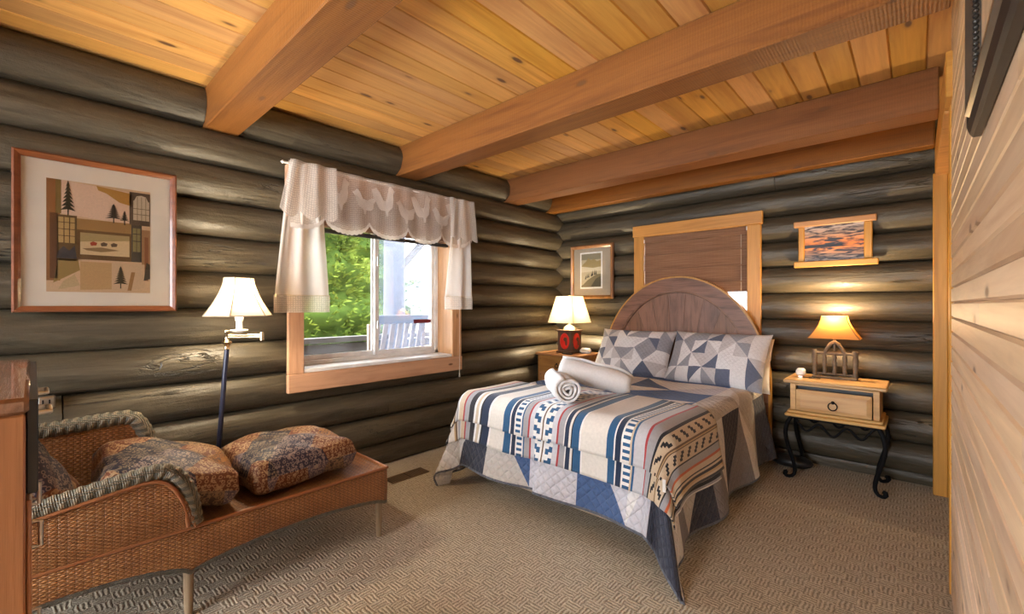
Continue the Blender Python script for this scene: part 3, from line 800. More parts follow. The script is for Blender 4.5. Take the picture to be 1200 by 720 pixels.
P_([(.45, .99), (.8, .96), (.8, .84), (.68, .86), (.55, .93), (.47, .95)], gold, 2)
R_(.78, 1, .66, .98, (.13, .09, .06), 2); R_(.82, .99, .71, .90, (.62, .52, .38), 3)
P_([(.83, .90), (.98, .90), (.955, .945), (.905, .955), (.855, .945)], (.62, .52, .38), 3)
for u in (.86, .905, .95): R_(u, u + .006, .71, .94, (.2, .15, .1), 4)
for v in (.765, .82): R_(.82, .99, v, v + .006, (.2, .15, .1), 4)
R_(.09, .27, .28, .69, (.14, .085, .03), 2); R_(.105, .25, .44, .67, (.55, .38, .15), 3)
for u in (.15, .20): R_(u, u + .008, .44, .67, (.1, .06, .03), 4)
for v in (.50, .56, .62): R_(.105, .25, v, v + .006, (.1, .06, .03), 4)
P_([(.09, .30), (.27, .30), (.25, .42), (.2, .37), (.15, .41), (.1, .36)], (.06, .06, .07), 4)
R_(.27, .80, .54, .67, (.40, .23, .08), 2); R_(.27, .80, .30, .57, (.16, .09, .03), 3); R_(.30, .78, .345, .545, (.74, .58, .34), 4)
P_([(.30, .46), (.78, .50), (.78, .545), (.30, .545)], (.45, .35, .16), 5); P_([(.32, .40), (.5, .42), (.68, .40), (.5, .375), (.36, .385)], (.30, .2, .09), 5)
for u, c_ in ((.40, (.4, .05, .02)), (.50, (.12, .08, .05)), (.60, (.12, .08, .05))): P_([(u, .43), (u + .05, .435), (u + .06, .46), (u + .02, .47), (u - .01, .455)], c_, 6)
R_(.80, .91, .30, .66, (.08, .07, .05), 3); R_(.815, .895, .40, .63, (.28, .24, .10), 4); R_(.852, .858, .40, .63, (.05, .04, .03), 5); R_(.815, .895, .50, .507, (.05, .04, .03), 5); R_(.815, .895, .57, .577, (.05, .04, .03), 5)
R_(.91, 1, .28, .62, (.42, .24, .12), 2); R_(.94, .98, .12, .55, (.30, .13, .06), 3); P_([(.93, .12), (1, .14), (1, .28), (.96, .3)], (.07, .06, .04), 4)
P_([(.06, .08), (.3, .2), (.28, .30), (.1, .30)], (.38, .26, .09), 2); P_([(.3, .02), (.6, .03), (.6, .28), (.3, .28)], (.58, .38, .18), 2); P_([(.6, .02), (.95, .05), (.9, .28), (.6, .28)], (.68, .50, .32), 2)
P_([(.76, .02), (.80, .02), (.84, .2), (.80, .2)], (.40, .22, .08), 4); P_([(.1, .02), (.3, .06), (.25, .16), (.15, .1)], (.60, .46, .26), 3)
def fir(u, v, w_, h_, l=7, c=dk):
    for k in range(7):
        t_ = k / 7; ww = w_ * (1 - t_ * .85) / 2
        P_([(u - ww, v + h_ * t_), (u, v + h_ * (t_ + .05)), (u + ww, v + h_ * t_), (u, v + h_ * (t_ + .24))], c, l + k * .2)
    R_(u - .006, u + .006, v - .04, v + h_ * .3, c, l)
fir(.19, .73, .14, .25, 7, (.05, .045, .025)); fir(.62, .70, .17, .13); fir(.73, .69, .10, .09); fir(.69, .08, .15, .16, 7, (.07, .06, .03))
mesh('print', art, M['print'], bp, normals=False)
sheet(fn, .028, Wp - .028, .028, Hp - .028, .011, M['picture_glass'], bp, 'glass', .001)

# sepia mountain print on the back wall
fn = mapper('back', -2.965, 1.368, YB - .082)
sp = thing('framed_picture', 'small brown framed sepia mountain print above the red lamp', 'picture', fn(.28, 0, 0))
Wp, Hp = .556, .608
rails(fn, Wp, Hp, [(0, 0), (0, .02), (.012, .028), (.03, .02), (.04, .012), (.04, 0)], M['brown_frame'], sp)
sheet(fn, .038, Wp - .038, .038, Hp - .038, .003, M['mat_grey'], sp, 'mat')
sheet(fn, .125, .415, .115, .525, .0052, M['white'], sp, 'inner_mat', .001)
art = MB(); A0, A1, B0, B1 = .142, .398, .132, .508
def fnp(pts, c, l): pass
R_(0, 1, 0, 1, (.52, .44, .30), 0); R_(0, 1, .82, 1, (.28, .25, .17), 1)
P_([(0, .62), (.1, .70), (.25, .78), (.35, .88), (.5, .80), (.65, .84), (.8, .76), (1, .80), (1, .55), (.5, .5)], (.36, .27, .12), 2)
P_([(0, .45), (1, .48), (1, .60), (.6, .57), (0, .63)], (.66, .58, .42), 3)
P_([(0, 0), (1, 0), (1, .38), (.8, .38), (.55, .30), (.3, .2), (.1, .08), (0, .05)], (.20, .16, .09), 4)
P_([(.5, .02), (1, .02), (1, .32), (.75, .25)], (.09, .08, .05), 5)
for u, v, h_ in ((.22, .24, .12), (.30, .28, .12), (.38, .29, .14), (.52, .32, .15), (.58, .34, .17), (.68, .36, .18), (.75, .37, .14)): P_([(u - .035, v), (u + .035, v), (u + .01, v + h_)], (.05, .045, .035), 6)
mesh('print', art, M['print'], sp, normals=False)
sheet(fn, .038, Wp - .038, .038, Hp - .038, .010, M['picture_glass'], sp, 'glass', .001)

# sunset photograph in an open log-style frame
fn = mapper('back', -.742, 1.605, YB - .078)
ss = thing('framed_picture', 'sunset photograph in overlapping pine stick frame above nightstand', 'picture', fn(.26, 0, 0))
def bar(u0, u1, v0, v1, w0, w1, mat, nm): mesh(nm, MB().box(*[c for pr in zip(fn(u0, v0, w0), fn(u1, v1, w1)) for c in pr], .005), mat, ss)
bar(.0, .535, -.002, .045, .0, .034, M['trim_h'], 'bottom_bar'); bar(-.002, .525, .325, .372, .0, .034, M['trim_h'], 'top_bar')
bar(.030, .072, .046, .324, .0, .026, M['trim'], 'side_bar'); bar(.450, .500, .046, .324, .0, .026, M['trim'], 'side_bar')
def sunset_mat():
    t = NT('sunset photograph'); uv = t.n('ShaderNodeTexCoord').outputs['UV']; s = t.n('ShaderNodeSeparateXYZ'); t.l(uv, s.inputs[0])
    mp = t.n('ShaderNodeMapping'); mp.inputs['Scale'].default_value = (3.2, 13, 1); t.l(uv, mp.inputs[0])
    n = t.noise(mp.outputs[0], 1., 5, .6, .8)
    y = t.math('ABSOLUTE', t.math('SUBTRACT', s.outputs[1], .46))
    g = t.ramp(y, [(0, (.85, .22, .02)), (.12, (.80, .27, .06)), (.3, (.62, .36, .22)), (.55, (.50, .46, .45))])
    cl = t.ramp(n, [(.42, (0, 0, 0)), (.56, (1, 1, 1))])
    c = t.mix(cl, (.03, .022, .03), g)
    b = t.math('MULTIPLY', t.maprange(t.math('ABSOLUTE', t.math('SUBTRACT', s.outputs[1], .43)), .035, .05, 1, 0), t.maprange(t.math('ADD', s.outputs[0], t.math('MULTIPLY', n, .2)), .75, .85, 1, 0))
    c = t.mix(b, c, (.008, .007, .012))
    return t.done(t.bsdf(c, .4, .4))
M['sunset'] = sunset_mat()
q = [fn(.07, .04, .012), fn(.452, .04, .012), fn(.452, .328, .012), fn(.07, .328, .012)]; q2 = [(p[0], p[1] + .004, p[2]) for p in q]
mesh('photo', MB().add(q + q2, [(0, 1, 2, 3), (4, 5, 6, 7), (0, 1, 5, 4), (1, 2, 6, 5), (2, 3, 7, 6), (3, 0, 4, 7)], None, [(0, 0), (1, 0), (1, 1), (0, 1)] * 2), M['sunset'], ss)

# dark ornate frame on the board wall
fn = mapper('right', 1.50, 1.695, XR - .003)
of = thing('framed_picture', 'black ornate picture frame high on the pale board wall', 'picture', fn(.35, 0, 0))
M['ornate'] = plain('dark ornate frame', (.035, .032, .03), .3, .6, .3, 90, .8)
M['pewter'] = plain('pewter moulding', (.16, .145, .13), .28, .6, .8)
Wp, Hp = .70, .62
rails(fn, Wp, Hp, [(0, 0), (0, .014), (.006, .02), (.02, .026), (.03, .022), (.034, .012), (.034, 0)], M['black'], of)
rails(fn, Wp, Hp, [(.0345, .001), (.0345, .018), (.042, .030), (.05, .030), (.06, .018), (.06, .001)], M['pewter'], of, 'inner_moulding')
for k in range(4):
    a = [(.065, .065), (Wp - .065, .065), (Wp - .065, Hp - .065), (.065, Hp - .065)]; p, q = a[k], a[(k + 1) % 4]
    L = hypot(q[0]-p[0], q[1]-p[1]); n = int(L / .012); mb = MB()
    for i in range(n):
        t_ = (i + .5) / n; c = fn(p[0] + (q[0]-p[0])*t_, p[1] + (q[1]-p[1])*t_, .014)
        mb.lathe([(.0, -.006), (.005, -.003), (.006, 0), (.005, .003), (0, .006)], c, 6)
    mesh('bead_row', mb, M['ornate'], of, smooth=60)
sheet(fn, .06, Wp - .06, .06, Hp - .06, .003, plain('faded print', (.50, .36, .24), .6, var=.35), of, 'print')

# ================================================================== BED
BXC, BW = -1.682, .765               # centre and half width of the mattress
BY0, BY1, BTOP = 2.09, 4.12, .645
bed = thing('bed', 'queen bed with arched brown oak headboard against the log wall', 'bed', (BXC, 3.1, 0))
mesh('box_spring', MB().box(BXC - BW + .02, BXC + BW - .02, BY0 - .01, BY1 - .02, .13, .36, .03), M['cream'], bed, smooth=40)
mesh('mattress', MB().box(BXC - BW + .012, BXC + BW - .012, BY0 + .02, BY1 - .02, .361, BTOP - .012, .06), M['mattress'], bed, smooth=40)
mesh('bed_frame', MB().box(BXC - BW + .04, BXC - BW + .08, BY0 + .1, BY1 + .02, .10, .129).box(BXC + BW - .08, BXC + BW - .04, BY0 + .1, BY1 + .02, .10, .129).box(BXC - BW + .08, BXC + BW - .08, 2.6, 2.64, .10, .129).box(BXC - BW + .08, BXC + BW - .08, 3.75, 3.79, .10, .129), M['iron'], bed)
for x in (BXC - BW + .10, BXC + BW - .055):
    for y in (BY0 + .45, BY1 - .12):
        lg = mesh('leg', MB().lathe([(.016, .02), (.018, .04), (.02, .10)], (x, y, 0), 10), M['iron'], bed, smooth=40)
        mesh('glide', MB().lathe([(.026, 0), (.028, .008), (.018, .02)], (x, y, 0), 12), M['white'], lg, smooth=40)
# headboard: elliptical arch
HA, HBZ, HZ0 = .787, .945, .625
def arc(a, b, t): return (BXC + .0 + a * cos(t), HZ0 + b * sin(t))
HY0, HY1 = 4.135, 4.195
N = 48
def arch_band(a0, b0, a1, b1, y0, y1, foot):
    """band between two ellipses, continued straight down to z = foot"""
    pts = []
    outer = [(BXC - a1, foot)] + [arc(a1, b1, pi - pi * i / N) for i in range(N + 1)] + [(BXC + a1, foot)]
    inner = [(BXC - a0, foot)] + [arc(a0, b0, pi - pi * i / N) for i in range(N + 1)] + [(BXC + a0, foot)]
    n = len(outer); V = []; F = []
    for (ox, oz), (ix, iz) in zip(outer, inner):
        V += [(ox, y0, oz), (ix, y0, iz), (ox, y1, oz), (ix, y1, iz)]
    for i in range(n - 1):
        a = i * 4; b = a + 4
        F += [(a, a+1, b+1, b), (a+2, a+3, b+3, b+2), (a, b, b+2, a+2), (a+1, b+1, b+3, a+3)]
    F += [(0, 1, 3, 2), ((n-1)*4, (n-1)*4+1, (n-1)*4+3, (n-1)*4+2)]
    return MB().add(V, F)
mesh('headboard_rim', arch_band(HA - .125, HBZ - .135, HA - .012, HBZ - .012, HY0 - .006, HY1 - .004, .25), M['oak_x'], bed, smooth=35)
mesh('headboard_edge', arch_band(HA - .0118, HBZ - .0118, HA + .004, HBZ + .004, HY0 - .002, HY1, .0), M['oak_edge'], bed, smooth=35)
mesh('headboard_bead', arch_band(HA - .140, HBZ - .150, HA - .126, HBZ - .136, HY0 - .001, HY1 - .01, .25), M['oak_x'], bed, smooth=35)
mesh('headboard_back', MB().prism([(BXC - HA + .1, .25)] + [arc(HA - .1, HBZ - .1, pi - pi * i / N) for i in range(N + 1)] + [(BXC + HA - .1, .25)], lambda u, v, w: (u, w, v), HY1 - .0135, HY1 - .006), M['oak_x'], bed)
# radiating boards
def ray_board(t0, t1):
    ai, bi = HA - .141, HBZ - .151; cz = .20
    p0, p1 = arc(ai, bi, t0), arc(ai, bi, t1)
    mid = arc(ai, bi, (t0 + t1) / 2)
    def lerp(p, f): return (BXC + (p[0] - BXC) * f, cz + (p[1] - cz) * f)
    poly = [lerp(p0, .12), lerp(p0, 1), mid, lerp(p1, 1), lerp(p1, .12)]
    c = (sum(p[0] for p in poly) / 5, sum(p[1] for p in poly) / 5)
    b = [(c[0] + (p[0] - c[0]) * .985, c[1] + (p[1] - c[1]) * .996) for p in poly]
    V = [(x, HY0 + .016, z) for x, z in poly] + [(x, HY0 + .012, z) for x, z in b] + [(x, HY1 - .014, z) for x, z in poly]
    F = [(5, 6, 7, 8, 9), (10, 11, 12, 13, 14)] + [(i, (i+1) % 5, 5+(i+1) % 5, 5+i) for i in range(5)] + [(i, (i+1) % 5, 10+(i+1) % 5, 10+i) for i in range(5)]
    return MB().add(V, F)
nb = 11
for i in range(nb):
    t0 = pi * .03 + pi * .94 * i / nb; t1 = pi * .03 + pi * .94 * (i + 1) / nb
    mesh('headboard_board', ray_board(t0, t1), M['oak_z'], bed)

# ---- drape function shared by quilt and blanket
EDGE = .075
def drape(s, t, off=0., flare=.15, corner=.085, rip=.8):
    """s: across from bed centre, t: from the head towards the foot, along the cloth"""
    Lt = BY1 - BY0
    w = BW - EDGE; l = Lt - EDGE
    ds = max(0., abs(s) - w); dt = max(0., t - l); sg = 1 if s >= 0 else -1
    r = hypot(ds, dt); R = EDGE + off
    z = BTOP + off; x = max(-w, min(w, s)); y = min(t, l)
    # soft lumps on the top
    z += .008 * sin(x * 4.2 + .7) * cos(y * 3.7) + .004 * sin(x * 11 + y * 7)
    if r > 1e-6:
        nx, ny = ds / r, dt / r
        th = atan2(ny, nx)
        cw = sin(2 * th) ** 2
        qa = R * pi / 2
        if r < qa:
            out = R * sin(r / R); dn = R * (1 - cos(r / R))
        else:
            e = r - qa; f = flare + (corner / .45) * cw
            if s < 0 and y < .75: f = 0.0
            f += rip * (.10 * sin((y if ny < nx else x) * 9.0 + 1.3 * sg) * (1 - cw) * min(1, e / .25) + .16 * cw * sin(th * 9.0 + sg) * min(1, e / .3))
            f = max(-.05, min(.75, f))
            if s < 0 and y < .75: f = max(-.02, min(.02, f))
            out = R + e * f; dn = R + e * sqrt(1 - f * f)
        x += sg * 0 ; X = BXC + x + sg * nx * out * (1 - .15 * cw); Y = BY1 - (y + ny * out); Z = z - dn
        if Z < .006 + off * .3:
            ex = (.006 + off * .3) - Z; Z = .006 + off * .3 + .004 * sin(ex * 40)
            X += sg * nx * ex * .2; Y -= ny * ex * .35
        return (X, Y, Z)
    return (BXC + x, BY1 - y, z)

# ---- patchwork quilt: lattice of right-triangle patches, mesh edges follow the seams
slines = [-1.29, -.80, -.42, -.07, .28, .60, .80, 1.29]
tlines = [.12, .42, .78, 1.14, 1.50, 1.78, 1.97, 2.465]
W_, LB, MG, DG, BL, LV, BG = (.84, .82, .82), (.64, .60, .57), (.27, .26, .28), (.055, .06, .088), (.085, .15, .32), (.68, .67, .74), (.55, .50, .48)
foot = [(LB, W_), (W_, DG), (BL, LB), (LV, LV), (LV, BL), (W_, LV), (W_, DG)]
side = [((.13, .14, .18), (.13, .14, .18)), (LB, W_), (MG, DG), (W_, MG), (DG, LB), (LB, MG), (W_, DG)]
topc = [(BL, BL), (BL, W_), (W_, LV), (W_, BL), (BL, W_), (LV, W_), (W_, BL), (W_, W_)]
patch = {}
for i in range(len(slines) - 1):
    for j in range(len(tlines) - 1):
        sm = (slines[i] + slines[i+1]) / 2; tm = (tlines[j] + tlines[j+1]) / 2
        if tm > 1.97: a, b = foot[i]
        elif abs(sm) > .70: a, b = side[j] if sm > 0 else side[-1 - j]
        elif tm < .42: a = b = BL
        else: a, b = topc[(i * 3 + j * 2 + i * j) % 8]
        if .6 < sm < .8 and tm < 1.97: a, b = (LB, W_) if j % 2 else (BG, LB)
        patch[i, j] = (a, b, (i + j) % 2)
def quilt_mesh():
    us = []; ui = []
    for i in range(len(slines) - 1):
        n = max(3, int((slines[i+1] - slines[i]) / .028))
        n = 14
        for k in range(n): us.append(slines[i] + (slines[i+1] - slines[i]) * k / n); ui.append((i, k, n))
    us = [slines[0] - .014] + us + [slines[-1], slines[-1] + .014]; ui = [(0, 0, 14)] + ui + [(len(slines) - 2, 13, 14)]
    vs_ = []; vi = []
    for j in range(len(tlines) - 1):
        n = 14
        for k in range(n): vs_.append(tlines[j] + (tlines[j+1] - tlines[j]) * k / n); vi.append((j, k, n))
    vs_ += [tlines[-1], tlines[-1] + .014]; vi.append((len(tlines) - 2, 13, 14))
    V = []; UV = []; rr = random.Random(3)
    for t in vs_:
        for s in us:
            p = drape(s, t); V.append(p); UV.append((s, t))
    F = []; C = []; nu = len(us)
    hem = (.16, .17, .21)
    for j in range(len(vs_) - 1):
        for i in range(nu - 1):
            a = j*nu+i; A, B, C_, D = a, a+1, a+nu+1, a+nu
            pi_, ki, n = ui[i]; pj, kj, n2 = vi[j]
            c1, c2, d = patch[pi_, pj]
            edge = (i == 0 or i == nu - 2 or j == len(vs_) - 2)
            if d == 0:
                lo, hi = (c1, c2)
                for tri, low in (((A, B, C_), ki >= kj), ((A, C_, D), ki > kj)):
                    F.append(tri); C.append(hem if edge else (c1 if low else c2))
            else:
                for tri, low in (((A, B, D), ki + kj <= n - 1), ((B, C_, D), ki + kj < n - 1)):
                    F.append(tri); C.append(hem if edge else (c1 if low else c2))
    return MB().add(V, F, C, UV)
qo = mesh('quilt', quilt_mesh(), M['quilt'], base=(BXC, 3.1, 0), smooth=70)
sm_ = qo.modifiers.new('thickness', 'SOLIDIFY'); sm_.thickness = .008; sm_.offset = -1
tag(qo, 'grey, white and blue patchwork quilt draped over the bed', 'quilt')

# ---- striped wool blanket folded over the foot
blk, navy, blu, wht, crm_, gry, red, tan_, brn, ora, cam_ = (.022, .022, .028), (.022, .036, .075), (.028, .105, .23), (.84, .82, .80), (.77, .72, .66), (.38, .37, .39), (.42, .05, .055), (.55, .38, .20), (.16, .10, .06), (.55, .13, .05), (.62, .50, .36)
STR = []   # (end s, colour or motif)
def S_(e, c): STR.append((e if e < .77 else .77 + (e - .77) * .76, c))
for e, c in [(-.97, crm_), (-.955, blk), (-.915, ('lad', blk, wht)), (-.90, blk), (-.84, crm_), (-.825, tan_), (-.80, brn), (-.785, crm_), (-.73, gry), (-.715, wht), (-.66, cam_), (-.645, red), (-.60, gry), (-.585, blk), (-.55, blk), (-.53, wht), (-.505, cam_), (-.485, wht), (-.47, blk), (-.405, navy), (-.39, wht), (-.27, crm_), (-.215, blu), (-.205, wht), (-.175, navy), (-.165, wht), (-.125, ('lad', blu, wht)), (-.115, wht), (-.105, blu), (-.065, gry), (-.052, red), (-.02, (.62, .62, .66)), (.005, ('arw', blu, wht, 0)), (.03, ('arw', wht, blu, 1)), (.045, wht), (.055, brn), (.07, wht), (.095, ('arw', wht, blu, 1)), (.12, ('arw', blu, wht, 0)), (.155, (.62, .62, .66)), (.168, red), (.205, gry), (.212, wht), (.24, navy), (.255, crm_), (.262, blk), (.31, blu), (.32, wht), (.48, crm_), (.522, blu), (.53, wht), (.562, navy), (.572, wht), (.612, ('lad', blu, wht)), (.622, cam_), (.634, blu), (.69, (.56, .55, .58)), (.703, red), (.755, gry), (.77, blk), (.785, cam_), (.80, ('dia', 0)), (.82, ('dia', 1)), (.84, ('dia', 2)), (.855, cam_), (.868, brn), (.876, tan_), (.884, brn), (.90, cam_), (.92, ('dia', 2)), (.94, ('dia', 1)), (.96, ('dia', 0)), (.975, cam_), (.985, blk), (1.035, gry), (1.053, ora), (1.09, cam_), (1.10, blk), (1.115, cam_), (1.135, blk), (1.15, tan_), (1.165, cam_), (1.19, blk), (1.205, gry), (1.215, wht)]: S_(e, c)
def stripe_col(c, row):
    if isinstance(c[0], str):
        if c[0] == 'lad': return c[1] if row % 2 else c[2]
        if c[0] == 'arw': return c[1] if ((row + c[3]) // 2) % 2 else c[2]
        k = (row + c[1] * 1) % 6
        return blk if k in (0, 1) else cam_
    return c
def blanket_layer(t0, t1, off, s0, s1, back_rag=0., rip=.55):
    cols = []; ed = []; prev = -1.0
    for e, c in STR:
        if e <= s0: prev = e; continue
        a = max(prev, s0); b = min(e, s1); prev = e
        if b <= a: continue
        n = max(1, int((b - a) / .028))
        for k in range(n): ed.append(a + (b - a) * k / n); cols.append(c)
    ed.append(b)
    nr = int((t1 - t0) / .0165)
    V = []; UV = []; nu = len(ed)
    for j in range(nr + 1):
        for s in ed:
            tt = t0 + (t1 - t0) * j / nr
            e = min(1, max(0, (s - .80) / .40)); e2 = min(1, max(0, (-.62 - s) / .3))
            if j / nr < .25: tt -= .05 * sin(s * 2.3) * (1 - j / nr / .25)
            # the end hanging over the right side is bunched towards the head
            tt = tt - .10 * e * (j / nr)
            p = drape(s, tt, off + .003 * sin(s * 9 + j * .11))
            V.append(p); UV.append((s, tt))
    F = []; C = []
    for j in range(nr):
        for i in range(nu - 1):
            a = j*nu+i; F.append((a, a+1, a+nu+1, a+nu)); C.append(stripe_col(cols[i], j))
    return MB().add(V, F, C, UV)
bl = thing('striped_blanket', 'cream blanket with blue, black and red stripes folded over bed foot', 'blanket', (BXC, 2.4, .3))
o = mesh('lower_layer', blanket_layer(1.44, 2.305, .014, -.93, 1.11), M['blanket'], bl, smooth=70)
m_ = o.modifiers.new('thickness', 'SOLIDIFY'); m_.thickness = .008; m_.offset = 1
o = mesh('upper_layer', blanket_layer(1.42, 2.205, .034, -.955, 1.085), M['blanket'], bl, smooth=70)
m_ = o.modifiers.new('thickness', 'SOLIDIFY'); m_.thickness = .010; m_.offset = 1
lb = MB().box(-.008, .008, -.002, .002, -.03, .03, .001)
p = drape(.93, 2.20, .052)
lb.v = [(p[0] + v[0], p[1] + v[1] - .004, p[2] + v[2]) for v in lb.v]
mesh('care_tag', lb, M['white'], bl)

# ---- pillows in shams
def pillow_mesh(W, H, T, colf, nx=7, ny=4, sub=6, flange=.03):
    nu, nv = nx * sub, ny * sub
    def prof(a): return max(0., 1 - abs(a) ** 2.6)
    V = []; UV = []
    for side in (1, -1):
        for j in range(nv + 1):
            for i in range(nu + 1):
                u = -1 + 2 * i / nu; v = -1 + 2 * j / nv
                k = (prof(u) * prof(v)) ** .55
                pin = 1 - .05 * (abs(u) ** 2) * (1 - abs(v) ** 2) * 0
                x = u * W / 2 * (1 - .045 * (1 - abs(u)) * 0 - .05 * (1 - v * v) * abs(u)); z = v * H / 2 * (1 - .07 * (1 - u * u) * abs(v))
                wr = .006 * sin(u * 9 + v * 5) * k + .004 * sin(u * 21 - v * 13) * k
                V.append((x, -side * (T / 2 * k + wr * (1 if side > 0 else 0) + .0015), z)); UV.append((u * W / 2, v * H / 2))
    F = []; C = []; m = (nu + 1) * (nv + 1)
    for side in (0, 1):
        for j in range(nv):
            for i in range(nu):
                a = side * m + j * (nu + 1) + i; A, B, Cc, D = a, a + 1, a + nu + 2, a + nu + 1
                pi_, pj, ki, kj = i // sub, j // sub, i % sub, j % sub
                c1, c2, d = colf(pi_, pj, side)
                if d == 0:
                    for tri, low in (((A, B, Cc), ki >= kj), ((A, Cc, D), ki > kj)): F.append(tri); C.append(c1 if low else c2)
                else:
                    for tri, low in (((A, B, D), ki + kj <= sub - 1), ((B, Cc, D), ki + kj < sub - 1)): F.append(tri); C.append(c1 if low else c2)
    # close the rim
    rim = [j * (nu + 1) for j in range(nv + 1)] + [nv * (nu + 1) + i for i in range(1, nu + 1)] + [j * (nu + 1) + nu for j in range(nv - 1, -1, -1)] + [i for i in range(nu - 1, 0, -1)]
    n = len(rim)
    for k in range(n): F.append((rim[k], rim[(k+1) % n], m + rim[(k+1) % n], m + rim[k])); C.append((.5, .48, .48))
    return MB().add(V, F, C, UV)
SB, SL, SW, SG = (.14, .16, .23), (.34, .34, .38), (.80, .78, .79), (.60, .57, .58)
def sham_cols(shift):
    def f(i, j, side):
        j += shift // 2
        if side: return (SW, SW, 0)
        hh = random.Random(i * 31 + j * 17 + shift * 101)
        pal = [SW, SW, SG, SL, SB, SW, SG, SL]
        a = pal[hh.randrange(8)]; b = pal[hh.randrange(8)]
        return (a, b, (i + j + shift) % 2)
    return f
def place_local(name, mb, mat, loc, rot, label, cat, group=None, smooth=70):
    o = mesh(name, mb, mat, base=(0, 0, 0), smooth=smooth); o.location = loc; o.rotation_euler = rot; ROOT[o.name] = Vector((0, 0, 0))
    return tag(o, label, cat, group)
lean = radians(-33)
place_local('pillow', pillow_mesh(.76, .50, .20, sham_cols(0)), M['sham'], (-2.02, 3.925, .842), (lean, 0, radians(2)), 'quilted grey and white patchwork pillow on the lamp side left of bed', 'pillow', 'pillows on the bed')
place_local('pillow', pillow_mesh(.80, .52, .20, sham_cols(3)), M['sham'], (-1.255, 3.905, .840), (lean, 0, radians(-3)), 'quilted grey and white patchwork pillow nearer the right nightstand', 'pillow', 'pillows on the bed')
place_local('pillow', pillow_mesh(.70, .46, .09, lambda i, j, s: ((.8, .78, .76), (.8, .78, .76), 0)), M['sheet'], (-1.21, 4.05, .80), (radians(-20), 0, 0), 'plain white pillow behind the right patchwork pillow', 'pillow', 'pillows on the bed')

# ---- rolled towels
def towel_roll(L, R, tr, turns=3.2):
    """spiral rolled towel, axis along local X, near end shows the spiral"""
    mb = MB(); n = int(turns * 26); V = []; UV = []
    nl = 14
    for i in range(nl + 1):
        a = i / nl; x = L * a
        rr_ = (1 + tr * (a - .5)) * sqrt(max(.05, 1 - .62 * max(0, (a - .72) / .28) ** 2.5)) * (1 - .10 * max(0, (.12 - a) / .12) ** 2)
        for k in range(n + 1):
            t = k / n; th = t * turns * 2 * pi
            r = (R * .12 + R * .88 * t) * rr_ + .0035 * sin(th * 3 + x * 30)
            dx = (.012 * (1 - t) if a < .5 else -.02 * (1 - t)) + .004 * sin(th * 2.3)
            V.append((x + dx, r * cos(th), r * sin(th) * .92))
    F = []
    for i in range(nl):
        for k in range(n): q = i * (n + 1) + k; F.append((q, q + 1, q + n + 2, q + n + 1))
    mb.add(V, F); return mb
def towel(loc, direction, L, R, tr, label, tilt=0., roll=0.):
    d = Vector(direction).normalized(); q = d.to_track_quat('X', 'Z').to_euler()
    o = place_local('rolled_towel', towel_roll(L, R, tr), M['towel'], loc, q, label, 'towel', 'towels rolled on the bed')
    m = o.modifiers.new('thickness', 'SOLIDIFY'); m.thickness = .014; m.offset = 0
    return o
towel((-1.535, 2.175, .785), (-.44, .40, .0), .46, .088, -.05, 'white towel rolled up tight, lying lower on the striped blanket')
towel((-1.79, 2.43, .88), (.50, .30, -.13), .48, .090, .06, 'white rolled towel propped across the other towel on bed')

# ================================================================== NIGHTSTAND RIGHT
NX0, NX1, NY0, NY1, NZ = -.74, -.142, 3.82, 4.235, .745
ns = thing('nightstand', 'honey pine nightstand with one drawer on curled black iron legs', 'nightstand', ((NX0+NX1)/2, (NY0+NY1)/2, 0))
mesh('top', MB().box(NX0, NX1, NY0, NY1, NZ - .028, NZ, .008), M['honey_x'], ns, smooth=40)
mesh('cabinet', MB().box(NX0 + .04, NX0 + .075, NY0 + .035, NY1 - .02, .515, NZ - .0285).box(NX1 - .075, NX1 - .04, NY0 + .035, NY1 - .02, .515, NZ - .0285).box(NX0 + .075, NX1 - .075, NY1 - .04, NY1 - .02, .515, NZ - .0285).box(NX0 + .075, NX1 - .075, NY0 + .035, NY0 + .055, NZ - .045, NZ - .0285), M['honey_x'], ns)
mesh('base_moulding', MB().box(NX0 + .022, NX1 - .022, NY0 + .018, NY1 - .01, .492, .5145, .007).box(NX0 + .008, NX1 - .008, NY0 + .004, NY1 - .005, .468, .4915, .006), M['honey_x'], ns, smooth=40)
mesh('drawer_gap_shade', MB().box(NX0 + .076, NX1 - .076, NY0 + .09, NY0 + .1, .516, NZ - .046), M['black'], ns)  # black board stands in for the shade inside the drawer gap
dr = mesh('drawer', MB().box(NX0 + .08, NX1 - .08, NY0 + .012, NY0 + .032, .520, .676, .003).box(NX0 + .09, NX1 - .09, NY0 + .032, NY1 - .05, .522, .66), M['honey_x'], ns)
mb = MB(); x0, x1, z0, z1 = NX0 + .082, NX1 - .082, .522, .674; yq = NY0 + .0118; b = .026
ou = [(x0, z0), (x1, z0), (x1, z1), (x0, z1)]; inn = [(x0+b, z0+b), (x1-b, z0+b), (x1-b, z1-b), (x0+b, z1-b)]
V = [(x, yq, z) for x, z in ou] + [(x, yq - .010, z) for x, z in inn]
mb.add(V, [(4, 5, 6, 7)] + [(i, (i+1) % 4, 4+(i+1) % 4, 4+i) for i in range(4)])
mesh('drawer_panel', mb, M['honey_x'], dr, normals=True)
xc = (NX0 + NX1) / 2 + .005
pl = MB().lathe([(.012, 0), (.010, .008), (.004, .012)], (0, 0, 0), 10)
pl.v = [(xc + v[0], NY0 + .002 - v[2], .607 + v[1]) for v in pl.v]
rg = [(xc + .026 * sin(2*pi*i/20), NY0 - .011 - .004 * (1 - cos(2*pi*i/20)), .582 + .027 * cos(2*pi*i/20)) for i in range(21)]
pl.tube(rg, .0038, 8)
mesh('ring_pull', pl, M['iron'], dr, smooth=50)
